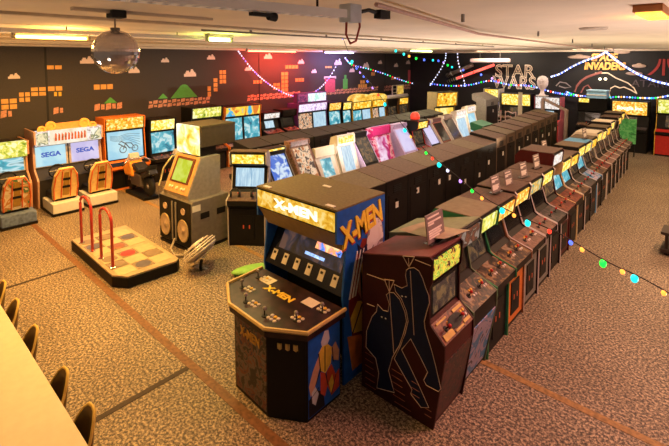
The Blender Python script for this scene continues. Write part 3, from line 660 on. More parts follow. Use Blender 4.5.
for (y0, y1, zb, hh, lb) in ((15.56, 17.0, 1.76, .32, 'larger rounded yellow canopy on the wall row'), (17.06, 18.2, 1.76, .28, 'smaller rounded yellow canopy on the wall row')):
    n = 12; ym = (y0+y1)/2; r = (y1-y0)/2-.03
    MBc = MB().xslab([(ym+r*math.cos(PI*i/n), zb+hh*math.sin(PI*i/n)**.7 if 0 < i < n else zb) for i in range(n+1)], -13.3, -12.82)
    tag(MBc.build('canopy_sign', lit('canopy_glow', [(.5, .2, .01), (.85, .45, .03), (1, .75, .2)], 1.0, 3)), lb, 'sign', 'rounded canopies')
T = thing('lit_sign', 'white lit sign box standing on the purple twin cabinet', 'sign', (-13.1, 12.98, 1.925))
MB().box(-.12, .12, -.86, .86, 0, .42).build('sign_case', mat('violet_body', (0, 0, 0)), T)
MB().box(.12, .13, -.25, .82, .04, .38).build('sign_face', lit('sign_white', [(.55, .4, .7), (.9, .8, 1), (.4, .7, .6)], 1.2, 5), T)
MB().box(.12, .13, -.82, -.28, .04, .38).build('sign_art', art('art_violet', [(.2, .03, .2), (.4, .1, .4), (.1, .02, .2), (.6, .3, .5)], 8), T)
# framed pictures and shelf objects at the end of the wall row
T = thing('picture_frame', 'pale frame with three small windows on the wall row', 'picture', (-13.3, 19.85, 1.74))
MB().box(-.03, 0, -.55, .55, 0, .62).build('frame', CREAM, T)
for i in range(3): MB().box(0, .01, -.48, -.18, .05+.19*i, .2+.19*i).build('pane', BLACK, T)
MB().box(0, .01, -.08, .5, .06, .56).build('print', lit('amber_print', [(.1, .04, .01), (.7, .4, .05), (.9, .6, .1)], .8, 6), T)
tag(MB().lathe([(.08, -.9), (.1, -.88), (.1, .88), (.08, .9)], 14, axis='y').xf(Matrix.Translation((-12.95, 19.3, 1.801))).build('white_tube', WHITE, smooth=True), 'thick white roll lying on the wall row cabinets', 'roll')

# ---- driving cabinets with seats
def driving(label, y0, y1, n, h, hdr, scr, side, wheels=True, seatx=-12.0, arch=False, text=None, base=WHITE, seatm=mat('cream_yellow_seat', (.72, .52, .2), .45)):
    T = thing('driving_cabinet', label, 'driving game', (-12.65, (y0+y1)/2, 0), 0, 'seated driving games')
    hw = (y1-y0)/2; d = .95
    sidep = [(-d, 0), (.05, 0), (.1, .7), (-.2, .95), (-.25, h-.45), (-.05, h-.38), (-.05, h-.05), (-d, h-.05)]
    for sg in (-1, 1): MB().prism(sidep, sg*hw, sg*(hw-.04)).build('side_panel', side, T)
    MB().prism([(-d+.01, .01), (0, .01), (.05, .7), (-.25, .93), (-.3, h-.45), (-.3, h-.08), (-d+.01, h-.08)], -hw+.04, hw-.04).build('body', mat('dark_dash', (.02, .018, .02), .5), T)
    MB().box(-.3, -.06, -hw+.04, hw-.04, h-.42, h-.06).build('header', MQ[hdr] if hdr in MQ else hdr, T)
    cw = (y1-y0)/n
    for i in range(n):
        yc = -hw+cw*(i+.5); sw = cw*.42
        f = MB().plate((-.25, .97), (-.3, h-.46), yc-sw-.05, yc+sw+.05, .02, .0).build('screen_surround', mat('grey_surround', (.4, .36, .33), .5), T)
        p = MB().plate((-.25, .99), (-.3, h-.48), yc-sw, yc+sw, .01, .02).build('screen', SC[scr[i]], T)
        if text:
            M = basis((-.25, yc, (1.0+h-.46)/2+.02), (0, 1, 0), (-.05, 0, .6))
            place_text('screen_lettering', text, .16, mat('blue_letter', (.02, .06, .4), .5, emit=(.02, .08, .6), es=.5), M, p, sx=1.15, extrude=.012, bold=.006)
        if wheels:
            st = MB().tube([(.16+.04*math.sin(a), yc+.17*math.cos(a), .92+.17*math.sin(a)*.95) for a in [2*PI*k/18 for k in range(18)]], .02, 6, True).build('steering_wheel', RUBBER, T, True)
            MB().tube([(.17, yc-.16, .92), (.17, yc+.16, .92)], .014, 5).tube([(.16, yc, .92), (-.05, yc, .8)], .03, 6).tube([(.17, yc, .92), (.18, yc, .77)], .014, 5).build('wheel_spoke', GREY, st)
        # the bucket seat seen from behind, on a pale box
        sx = seatx+12.65
        bx = MB().box(sx-.62, sx+.34, yc-.34, yc+.34, 0, .06).build('seat_plinth', BLACK, T)
        MB().box(sx-.5, sx+.33, yc-.33, yc+.33, .06, .3).build('seat_box', base, T, bevel=.02)
        MB().box(sx-.55, sx+.12, yc-.25, yc+.25, .3, .48).build('seat_cushion', BLACK, T, bevel=.05)
        prof = [(-.27, 0), (-.29, .3), (-.25, .62), (-.15, .8), (.15, .8), (.25, .62), (.29, .3), (.27, 0)]
        mb = MB().xslab([(yc+a, b) for a, b in prof], 0, .1)
        R = Matrix.Translation((sx+.02, 0, .36)) @ Matrix.Rotation(math.radians(14), 4, 'Y')
        sb = mb.xf(R).build('seat_back', seatm, T, bevel=.03)
        mb = MB().tube([(.11, yc+a*.9, b*.96+.02) for a, b in prof], .017, 6)
        for yy in (-.1, .1): mb.tube([(.115, yc+yy, .06), (.115, yc+yy*.9, .74)], .016, 5)
        mb.xf(R).build('seat_frame', mat('orange_red_tube', (.6, .12, .03), .4), sb)
        MB().xslab([(yc-.07, .1), (yc+.07, .1), (yc+.05, .7), (yc-.05, .7)], .1, .112).xf(R).build('seat_stripe', mat('olive_stripe', (.35, .2, .03), .5), sb)
        for b0, b1 in ((.3, .36), (.5, .56)): MB().xslab([(yc-.1, b0), (yc+.1, b0), (yc+.1, b1), (yc-.1, b1)], .112, .118).xf(R).build('harness_slot', BLACK, sb)
    if arch:
        pts = [(-hw, h-.08), (-hw*.62, h-.02), (-hw*.5, h+.1), (hw*.45, h+.12), (hw*.6, h), (hw, h-.08)]
        MB().xslab([(a, b) for a, b in pts], -.2, -.12).build('header_crest', mat('orange_crest', (.75, .3, .08), .5), T)
        for yy, r in ((-.42, .12), (.36, .13), (-.62, .1), (.56, .1)):
            MB().lathe([(r, 0), (r, .05), (r*.55, .055), (r*.5, .03)], 16, axis='x').xf(Matrix.Translation((-.13, yy, h+.06-(.08 if abs(yy) > .5 else 0)))).build('crest_wheel', mat('orange_wheel', (.8, .4, .1), .5), T)
        MB().box(-.06, -.04, -hw*.58, hw*.5, h-.42, h-.06).build('sign_panel', lit('sign_cream', [(.7, .5, .3), (.9, .8, .6), (1, .92, .8)], .9, 5), T)
        mb = MB()
        for k in range(10):
            yy = -.36+.075*k; mb.xslab([(yy, h-.33), (yy+.05, h-.33), (yy+.05, h-.15-.02*(k % 3)), (yy+.015, h-.13)], -.04, -.034)
        mb.build('sign_print', mat('brown_print', (.4, .1, .03), .5, var=.5, scale=12), T)
        for sg in (-1, 1): MB().box(-.07, -.05, sg*hw*.62 if sg > 0 else -hw+.06, hw-.06 if sg > 0 else -hw*.62, h-.4, h-.1).build('sign_art', lit('green_sign_art', [(.5, .6, .2), (.9, .8, .5), (.15, .2, .1), (1, .95, .8)], .9, 6), T)
    return T
driving('two-seat driving cabinet with white sign under orange crest and two yellow seats', 2.97, 4.58, 2, 1.97, 'white', ('sky', 'lilac'), mat('pinkish_side', (.5, .3, .22), .5), arch=True, text='SEGA')
T = driving('single-seat driving cabinet with teal landscape screen and cream illustrated seat', 1.85, 2.86, 1, 1.78, 'green', ('race',), mat('pale_orange_side', (.5, .25, .15), .5), wheels=True, base=mat('steel_blue_box', (.12, .17, .28), .5, var=.4), seatm=art('art_seat', [(.6, .5, .3), (.7, .6, .42), (.55, .25, .06), (.1, .2, .08), (.75, .68, .5)], 3), seatx=-11.85)

# ---- motorbike cabinets
def ride_bike(label, x, y, body, sc=1.0, rot=PI, rear=None):
    T = thing('ride_on_motorbike', label, 'motorbike ride', (x, y, 0), rot, 'ride-on motorbikes')     # nose towards local +x
    MB().box(-.6, .55, -.2, .2, 0, .08).build('base_plate', BLACK, T, bevel=.01)
    for sg, xx in ((-1, -.5), (1, .55)):
        w = MB().lathe([(.12, -.05), (.24, -.06), (.27, -.03), (.27, .03), (.24, .06), (.12, .05)], 20, axis='y').xf(Matrix.Translation((xx, 0, .36))).build('wheel', RUBBER, T, True)
        MB().lathe([(.03, -.065), (.11, -.04), (.11, .04), (.03, .065)], 14, axis='y').xf(Matrix.Translation((xx, 0, .36))).build('hub', CHROME, w)
    MB().prism([(-.3, .3), (.3, .28), (.36, .5), (.2, .66), (-.25, .6)], -.14, .14).build('engine', mat('engine_grey', (.12, .1, .1), .35, .5), T, bevel=.03)
    MB().prism([(.1, .52), (.62, .5), (.72, .72), (.56, .96), (.3, .92), (.12, .78)], -.19, .19).build('fairing', body, T, bevel=.06)
    MB().prism([(.56, .95), (.3, .92), (.36, 1.1), (.44, 1.12)], -.13, .13).build('windscreen', mat('smoke_screen', (.5, .5, .48), .15), T, bevel=.02)
    MB().prism([(-.2, .66), (.22, .7), (.28, .86), (.05, .92), (-.16, .8)], -.16, .16).build('tank', rear or body, T, bevel=.06)
    MB().prism([(-.72, .82), (-.2, .66), (-.14, .76), (-.5, .84), (-.74, .96)], -.14, .14).build('seat', RUBBER, T, bevel=.03)
    MB().prism([(-.78, .7), (-.3, .52), (-.2, .66), (-.72, .84)], -.12, .12).build('tail', rear or body, T, bevel=.03)
    MB().tube([(.16, -.36, .9), (.28, -.2, .98), (.3, 0, .98), (.28, .2, .98), (.16, .36, .9)], .02, 6).build('handlebar', CHROME, T, True)
    for sg in (-1, 1):
        MB().tube([(.16, sg*.36, .9), (.1, sg*.44, .88)], .028, 6).build('grip', RUBBER, T)
        MB().tube([(.34, sg*.1, .98), (.55, sg*.08, .36)], .03, 6).build('fork', CHROME, T)
    return T
wrow('big motorbike cabinet with orange header and wide pale racing screen', 4.68, 5.86, 2.06, style='big', scw=.5, side=ORANGE, body=ORANGE, mq='orange', scr='sky', low=BLACK, panel=BLACK)
wrow('narrow motorbike cabinet with yellow header next to the big racing screen', 5.96, 6.84, 1.9, style='big', scw=.36, side=BLACK, body=DARK, mq='yellow', scr='teal')
ride_bike('orange ride-on motorbike in front of the wide racing screen', -11.85, 5.2, mat('orange_fairing', (.8, .3, .04), .3), rear=mat('black_fairing', (.02, .02, .022), .25))
ride_bike('black ride-on motorbike next to the dance machine', -11.5, 6.35, mat('black_fairing', (.02, .02, .022), .25))
T = [o for o in COL.objects if o.get('label', '').startswith('big motorbike cabinet')][0]
ch = [o for o in T.children if o.name.startswith('screen')][0]
XS = lambda z: -.31-.06*(z-.81)/.87+.028
def draw(pts, r=.008, closed=False): mb.tube([(XS(z), y, z) for y, z in pts], r, 4, closed)
mb = MB()
for k in range(5): draw([(-.42, 1.42+.03*k), (-.2, 1.36+.035*k), (.05, 1.4+.04*k), (.42, 1.2+.08*k)], .005)
for yy, rr in ((.26, .085), (-.08, .095)): draw([(yy+rr*math.cos(a), 1.12+rr*math.sin(a)) for a in [i*PI/8 for i in range(16)]], .012, True)
draw([(-.08, 1.12), (0, 1.3), (.16, 1.28), (.26, 1.12), (.1, 1.14), (0, 1.28), (-.12, 1.36), (-.2, 1.3), (0, 1.16)], .016)
mb.build('screen_drawing', mat('slate_line', (.1, .15, .3), .5), ch)

# ---- dance machine and pad
def dance():
    T = thing('dance_machine', 'grey dance machine with lime green screen and glowing yellow header', 'dance game', (-8.02, 4.17, 0), math.radians(-90+4))
    # local +x is the front
    hw = .47
    bw = .56
    MB().box(-.86, 0, -bw, bw, 0, .06).build('plinth', BLACK, T)
    MB().prism([(-.88, .06), (-.02, .06), (0, .2), (0, .95), (-.04, 1.0), (-.88, 1.0)], -bw, bw).build('base_cabinet', mat('pewter_paint', (.2, .18, .155), .4, .3), T, bevel=.015)
    MB().box(0, .012, -bw+.02, bw-.02, .1, .97).build('speaker_front', BLACK, T)
    for sg in (-1, 1):
        sp = MB().lathe([(.17, 0), (.17, .02), (.15, .025), (.12, .01), (.04, .005), (.035, .02), (.005, .026)], 24, axis='x').xf(Matrix.Translation((.013, sg*.31, .4)) @ Matrix.Diagonal((1, 1, 1.25, 1))).build('speaker', mat('speaker_cone', (.5, .38, .28), .5), T, True)
        MB().tube([(.03, sg*.31+.17*math.cos(a), .4+.21*math.sin(a)) for a in [2*PI*k/24 for k in range(24)]], .014, 5, True).build('speaker_ring', mat('gold_ring', (.55, .42, .2), .35, .5), sp, True)
        MB().lathe([(.065, 0), (.065, .02), (.04, .01)], 16, axis='x').xf(Matrix.Translation((.013, sg*.31, .78))).build('tweeter', mat('speaker_cone', (0, 0, 0)), T)
        MB().box(.012, .03, sg*.06-.02, sg*.06+.02, .14, .92).build('light_strip', GREY, T)
    for z0 in (.62, ): 
        for xx in (-.3, -.68): MB().box(xx-.1, xx+.1, bw, bw+.008, z0, z0+.12).build('side_grille', BLACK, T)
    MB().box(-.2, -.02, bw, bw+.006, .8, .92).build('side_notice', PAPER, T)
    # leaning monitor housing
    prof = [(-.78, 1.0), (-.03, 1.0), (-.02, 1.08), (-.33, 1.78), (-.78, 1.78)]
    for sg in (-1, 1): MB().prism(prof, sg*(hw-.04), sg*(hw-.07)).build('side_panel', SILVER, T)
    MB().prism([(a-.02 if a > -.7 else a, b) for a, b in prof], -hw+.07, hw-.07).build('monitor_housing', SILVER, T)
    p, q = (-.035, 1.08), (-.345, 1.78)
    bz = MB().plate(p, q, -hw+.07, hw-.07, .02, 0, .0, 0).build('monitor_bezel', mat('orange_bezel', (.55, .3, .12), .45), T)
    MB().plate(p, q, -.31, .31, .012, .02, .2, .05).build('screen_mask', mat('brown_mask', (.12, .04, .02), .4), bz)
    MB().plate(p, q, -.24, .24, .008, .033, .23, .1).build('screen', SC['lime'], T)
    for yy in (-.24, -.16, .16, .24, 0): MB().lathe([(.03, 0), (.025, .02)], 12).xf(frame_on(p, q, yy, .13, .02)).build('button', CREAM, bz)
    MB().tube([(-.1, -.46, 1.1), (.02, -.52, 1.15), (-.1, -.53, 1.5), (-.3, -.53, 1.7), (-.36, -.46, 1.7)], .018, 6).build('side_rail', mat('khaki_rail', (.4, .36, .2), .4, .4), T, True)
    # header
    MB().box(-1.2, -.36, -.36, .4, 1.98, 2.36).build('header_box', mat('brown_header_box', (.05, .036, .02), .6), T)
    MB().box(-.78, -.38, -.3, .3, 1.78, 1.98).build('header_neck', BLACK, T)
    MB().prism([(-.36, 1.8), (-.3, 1.86), (-.3, 2.4), (-.36, 2.4)], -.36, .36).build('header_sign', lit('header_yellow', [(.7, .28, .01), (.95, .55, .06), (1, .8, .3), (1, .95, .7)], 1.25, 4), T, bevel=.01)
    MB().box(-1.2, -.37, -.37, .41, 2.36, 2.4).build('header_top', mat('dark_olive_top', (.06, .046, .02), .7, var=.2, scale=30), T)
    return T
dance()
def pad():
    T = thing('dance_pad', 'raised cream dance platform with red handrails and round panels', 'dance pad', (-8.2, 3.25, 0))
    P = [(-1.15, -.38), (-.95, -.53), (.95, -.53), (1.14, -.42), (1.14, .48), (-1.15, .55)]
    P = [(-1.2, -.52), (.88, -.56), (1.12, -.4), (1.18, .42), (1.1, .5), (-1.2, .52)]
    MB().slab(P, 0, .17).build('base', BLACK, T, bevel=.01)
    MB().slab([(x*.99, y*.985) for x, y in P], .17, .2).build('deck', mat('cream_deck', (.4, .3, .18), .3, var=.2, scale=5), T, bevel=.006)
    mats = [mat('pad_rose', (.25, .09, .05), .3), mat('pad_grey_blue', (.1, .09, .12), .3), mat('pad_sand', (.22, .16, .1), .35), mat('pad_red', (.5, .04, .04), .3)]
    for c, x0 in enumerate((-.98, .08)):
        for i in range(3):
            for j in range(3):
                cx, cy = x0+.155+.31*i, -.34+.31*j
                MB().box(cx-.145, cx+.145, cy-.145, cy+.145, .2, .204).build('pad_tile', mat('tile_metal', (.36, .28, .18), .25, .4) if (i+j) % 2 else mat('tile_cream', (.5, .38, .22), .3), T)
                if (i+j) % 2 or (i, j) == (0, 0):
                    k = (i+2*j+c) % 4 if (i+j) % 2 else 2
                    MB().lathe([(.125, .204), (.12, .21), (.02, .212)], 20, (cx, cy, 0)).build('foot_panel', mats[k], T)
    for xa, xb in ((-.85, -.3), (.12, .62)):
        pts = [(xa, -.44, .2), (xa, -.44, 1.0)]
        n = 8; xm = (xa+xb)/2; r = (xb-xa)/2
        pts += [(xm-r*math.cos(PI*i/n), -.44, 1.0+.16*math.sin(PI*i/n)) for i in range(1, n)]
        pts += [(xb, -.44, 1.0), (xb, -.44, .2)]
        MB().tube(pts, .025, 8).build('handrail', mat('handrail_red', (.5, .04, .03), .35), T, True)
        for xx in (xa, xb): MB().lathe([(.05, .2), (.05, .22), (.03, .225)], 12, (xx, -.44, 0)).build('rail_foot', CHROME, T)
    return T
pad()
# hose / cable on the floor in front of the dance machine
tag(MB().tube([(-7.95, 4.12, .2), (-7.85, 3.98, .06), (-7.6, 3.92, .03), (-7.45, 4.02, .04), (-7.5, 4.1, .1)], .025, 6).build('cable_hose', mat('grey_hose', (.3, .25, .2), .5), smooth=True), 'grey hose looping on the floor in front of the dance machine', 'hose')

# ---- floor fan
def fan():
    T = thing('floor_fan', 'small chrome floor fan tilted upward beside the dance machine', 'fan', (-6.85, 4.0, 0), math.radians(-150))
    MB().lathe([(.16, 0), (.16, .015), (.1, .03)], 20).build('foot', CHROME, T)
    MB().tube([(-.02, 0, .02), (-.04, 0, .16)], .03, 8).build('stand', BLACK, T)
    R = Matrix.Translation((0, 0, .36)) @ Matrix.Rotation(math.radians(40), 4, 'Y') @ Matrix.Scale(1.3, 4)
    mb = MB()
    for r, z in ((.06, .09), (.12, .085), (.18, .07), (.235, .03), (.25, 0), (.235, -.04), (.16, -.1)):
        mb.tube([(r*math.cos(a), r*math.sin(a), z) for a in [2*PI*k/24 for k in range(24)]], .008, 4, True)
    MB().lathe([(.235, -.045), (.2, -.075), (.1, -.11), (.1, -.105), (.2, -.068), (.235, -.04)], 24).xf(R).build('rear_shell', mat('brushed_silver', (.4, .34, .32), .3, .5), T, True)
    for k in range(12):
        a = 2*PI*k/12; mb.tube([(.04*math.cos(a), .04*math.sin(a), .09), (.18*math.cos(a), .18*math.sin(a), .07), (.25*math.cos(a), .25*math.sin(a), 0), (.16*math.cos(a), .16*math.sin(a), -.1)], .0025, 4)
    mb.xf(R).build('guard', mat('pale_wire', (.75, .68, .62), .35, .3), T)
    MB().lathe([(.05, .1), (.05, .06), (.06, -.1), (.02, -.14)], 14).xf(R).build('motor', CHROME, T, True)
    for k in range(4):
        a = PI/2*k; mb = MB().add([(0.03*math.cos(a), .03*math.sin(a), .0), (.2*math.cos(a-.3), .2*math.sin(a-.3), .03), (.22*math.cos(a), .22*math.sin(a), .01), (.2*math.cos(a+.3), .2*math.sin(a+.3), -.02),
                                      (0.03*math.cos(a), .03*math.sin(a), -.006), (.2*math.cos(a-.3), .2*math.sin(a-.3), .024), (.22*math.cos(a), .22*math.sin(a), .004), (.2*math.cos(a+.3), .2*math.sin(a+.3), -.026)],
                                     [(0, 1, 2, 3), (4, 7, 6, 5), (0, 4, 5, 1), (1, 5, 6, 2), (2, 6, 7, 3), (3, 7, 4, 0)])
        mb.xf(R).build('blade', SILVER, T)
fan()
tag(MB().ball((0, 0, 0), .3, 18, 8, (1.3, .5, .2)).xf(Matrix.Translation((-6.02, 4.55, .061)) @ Matrix.Rotation(math.radians(66), 4, 'Z')).build('green_cushion', mat('lime_cushion', (.22, .5, .08), .5), smooth=True), 'flat oval lime green cushion on the floor behind the six-player cabinet', 'cushion')

# ---- headphone cabinet
def headphones():
    rot = math.radians(-52)
    T = cab('cabinet with pale blue list on its screen and headphones on its shelf', 'end cabinets', -6.92, 5.04, rot, w=.76, d=.62, h=1.86, style='classic', scw=.29, side=mat('pale_grey_side', (.42, .38, .36), .5), body=BLACK, mq='yellow', scr='pale', panel=BROWN, low=BLACK, top=BROWN, name='rhythm_cabinet', bezel=BLACK)
    M = Matrix.Translation((-6.92, 5.04, 0)) @ Matrix.Rotation(rot, 4, 'Z')
    for k, yy in enumerate((-.22, .2)):
        c = M @ Vector((-.1, yy, 1.002))
        H_ = thing('headphones', ('black headphones on the left of the shelf under the pale blue screen', 'black headphones on the right of the shelf under the pale blue screen')[k], 'headphones', c, rot+.3, 'headphones on the shelf')
        MB().tube([(0, .085*math.cos(a), .07+.1*math.sin(a)) for a in [PI*i/10 for i in range(11)]], .012, 6).build('headband', RUBBER, H_, True)
        for sg in (-1, 1):
            e = MB().lathe([(.055, -.02), (.06, 0), (.05, .025)], 14, axis='y').xf(Matrix.Translation((0, sg*.085, .062))).build('ear_cup', RUBBER, H_, True)
headphones()

# ---- far row against the back wall, fronts to -y
GF = 'machines against the black back wall'
def frow(label, x0, x1, h, y=20.75, **kw):
    kw.setdefault('style', 'tall')
    return cab(label, GF, (x0+x1)/2, y, -PI/2, w=x1-x0-.04, d=.95, h=h, **kw)
frow('far cabinet with small bright yellow header and pale lit panel', -9.05, -8.25, 2.3, mq='yellow', scr='lilac', side=WHITE)
frow('far wide cabinet with long glowing yellow header under the outlined wall lettering', -8.2, -6.75, 2.12, mq='yellow', scr='dim', side=BLACK)
frow('far cabinet with white and pink lit panels under the pale bust', -6.65, -5.5, 2.05, mq='white', scr='pale', side=mat('rose_side', (.5, .12, .16), .5), low=RED, panel=RED)
FK = frow('big black far cabinet with blue box on its top', -4.85, -3.72, 2.1, mq=None, scr='off', side=BLACK, body=BLACK)
MB().box(-.27, -.235, -.5, -.12, 1.9, 2.06).build('marquee', MQ['yellow'], FK)
FC = frow('far cabinet with long orange header carrying white lettering', -3.62, -2.3, 2.05, mq='orange', scr='dim', side=BLACK, body=BLACK, panel=ART['grey'])
frow('far cabinet with yellow frame and red lit base at the edge', -2.1, -.75, 2.2, mq='green', scr='dim', side=YELLOW, body=BLACK, panel=RED, low=RED)
T = thing('blue_carton', 'pale blue box on top of the big black far cabinet', 'box', (-4.1, 20.98, 2.103))
MB().box(-.36, .36, -.16, .4, 0, .3).build('carton', mat('pale_blue_card', (.25, .5, .75), .5), T); MB().box(-.38, .38, -.18, .42, .3, .34).build('lid', mat('pale_blue_lid', (.35, .6, .8), .5), T)
MB().box(-.36, .36, -.17, -.16, .12, .16).build('tape', STICK, T)
place_text('header_lettering', 'Boogie Inc.', .2, lit('letter_glow', [(1, 1, 1)], 3), basis((-2.94, 20.75+.26, 1.76), (1, 0, 0), (0, 0, 1)), None, sx=1.0, bold=.008)
hl = COL.objects[[o.name for o in COL.objects if o.name.startswith('header_lettering')][0]]; attach(hl, FC)
# a leafy green game front leaning by that cabinet
T = thing('green_game_panel', 'green painted panel standing in front of the orange header cabinet', 'panel', (-2.75, 19.9, 0))
MB().box(-.35, .2, 0, .04, .5, 1.45).build('panel', art('art_leaf', [(.03, .2, .05), (.06, .42, .12), (.15, .55, .2), (.02, .1, .04)], 6), T); MB().box(-.33, -.29, .0, .04, 0, .5).build('leg', BLACK, T); MB().box(.14, .18, 0, .04, 0, .5).build('leg', BLACK, T)
MB().tube([(-.3, -.02, 1.45), (-.2, -.03, 1.7), (-.05, -.02, 1.45)], .02, 6).build('handle', CREAM, T)
# two scroll-backed stools in front of the long yellow header
for k, x in enumerate((-7.75, -7.1)):
    T = thing('scroll_stool', ('left', 'right')[k]+' pale scroll backed stool in front of the long yellow header', 'stool', (x, 19.6, 0), 0, 'stools in front of the far cabinets')
    MB().lathe([(.2, .74), (.21, .78), (.18, .8)], 16).build('seat', RED, T)
    for a in range(4):
        c, s = math.cos(a*PI/2+.78), math.sin(a*PI/2+.78); MB().tube([(.14*c, .14*s, .74), (.22*c, .22*s, 0)], .014, 6).build('leg', CHROME, T)
    mb = MB()
    for z in (1.0, 1.2, 1.4): mb.tube([(-.22, -.18, z), (-.1, -.2, z+.04), (.1, -.2, z-.03), (.22, -.18, z+.03)], .022, 6)
    mb.tube([(-.22, -.18, .76), (-.23, -.18, 1.45)], .018, 6).tube([(.22, -.18, .76), (.23, -.18, 1.45)], .018, 6).build('back_frame', mat('pink_tube', (.7, .5, .5), .4), T)
tag(MB().box(-6.58, -5.6, 19.35, 20.1, .78, .83).box(-6.55, -6.48, 19.4, 19.47, 0, .78).box(-5.72, -5.65, 19.4, 19.47, 0, .78).box(-6.55, -6.48, 19.98, 20.05, 0, .78).box(-5.72, -5.65, 19.98, 20.05, 0, .78).build('red_table', RED), 'red topped table before the white and pink lit far cabinet', 'table')
tag(MB().box(0, .16, 0, .05, 0, 2.3).xf(Matrix.Translation((-6.8, 19.45, 0))).build('pale_post', CREAM), 'slim pale post standing beside the red table', 'post')
# bust on the lit far cabinet
T = thing('mannequin_bust', 'pale glassy bust on the white lit far cabinet', 'bust', (-6.3, 21.05, 2.06))
MB().lathe([(.2, 0), (.17, .06), (.1, .16), (.09, .3), (.16, .4), (.25, .58), (.27, .75), (.24, .92), (.14, 1.03), (.02, 1.06)], 20).xf(Matrix.Diagonal((.9, .9, .88, 1))).ball((0, -.24, .66), .06, 8, 6, (.7, 1, 1.4)).ball((-.1, -.21, .72), .04, 8, 6).ball((.1, -.21, .72), .04, 8, 6).ball((0, -.22, .53), .06, 8, 6, (1.2, .6, .4)).build('head', mat('glassy_pink', (.85, .75, .78), .25), T, True)
MB().lathe([(.26, 0), (.26, .04), (.2, .05)], 20).build('foot', WHITE, T)

# plank frame beside the end of the middle row
tag(MB().prism([(0, 0), (.9, -.42), (.9, -.52), (0, -.1)], -.06, .06).xf(Matrix.Translation((-5.35, 18.0, 2.25))).prism([(-4.56, 0), (-4.46, 0), (-4.46, 1.8), (-4.56, 1.8)], 17.92, 18.08).prism([(-5.4, 0), (-5.3, 0), (-5.3, 2.2), (-5.4, 2.2)], 17.92, 18.08).build('plank_rack', mat('grey_plank', (.3, .22, .18), .6)), 'sloping grey plank rack at the far end of the middle row', 'rack')

# ---- placards standing on the aisle row
def placard(u, v, z, label, w=.24, h=.24, rot=-.1):
    x, y = onz(u, v, z)
    T = thing('placard', label, 'placard', (x, y, z), rot, 'game cards standing on the aisle row')
    c = MB().prism([(0, 0), (.012, 0), (-.03, h), (-.042, h)], -w/2, w/2).build('card', mat('dark_card', (.2, .16, .14), .5), T)
    mb = MB()
    for i, (a, b) in enumerate(((.86, .8), (.7, .9), (.62, .4), (.4, .9), (.32, .8), (.24, .85), (.16, .7))):
        zz = h*a; mb.prism([(.014-.042*a, zz), (.017-.042*a, zz), (.0155-.042*a, zz+.018), (.012-.042*a, zz+.018)], -w/2*.85, -w/2*.85+w*.85*b)
    mb.build('print', PAPER, c)
    MB().box(-.05, .05, -w/2, w/2, -.0, .006).build('foot', GLASS, T)
placard(436, 240, 1.765, 'large dark placard on top of the dark red cabinet', .36, .3, 0)
for (u, v, z, lb) in ((496, 192, 1.76, 'dark placard on top of the green sided cabinet'), (509, 186, 1.74, 'dark placard on top of the orange fronted cabinet'), (524, 177, 1.77, 'dark placard on the fiery marquee cabinet'),
                      (537, 168, 1.77, 'dark placard on the teal marquee cabinet'), (545, 152, 1.77, 'pale edged placard in front of the red topped cabinet'), (585, 138, 1.8, 'small placard on the far half of the aisle row')):
    placard(u, v, z, lb)
x, y = onz(428, 244, 1.66)
tag(MB().add([(x-.25+.1*i, y-.2+.02*i, 1.80+.02*(i-2.5)**2/6) for i in range(6)]+[(x-.15+.1*i, y+.2+.02*i, 1.805+.02*(i-2.5)**2/6) for i in range(6)]+[(x-.25+.1*i, y-.2+.02*i, 1.797+.02*(i-2.5)**2/6) for i in range(6)]+[(x-.15+.1*i, y+.2+.02*i, 1.802+.02*(i-2.5)**2/6) for i in range(6)],
   [(i, i+1, 7+i, 6+i) for i in range(5)]+[(12+i, 18+i, 19+i, 13+i) for i in range(5)]).build('curled_sheet', mat('olive_sheet', (.35, .3, .18), .6)), 'curled olive sheet under the large dark placard', 'sheet')

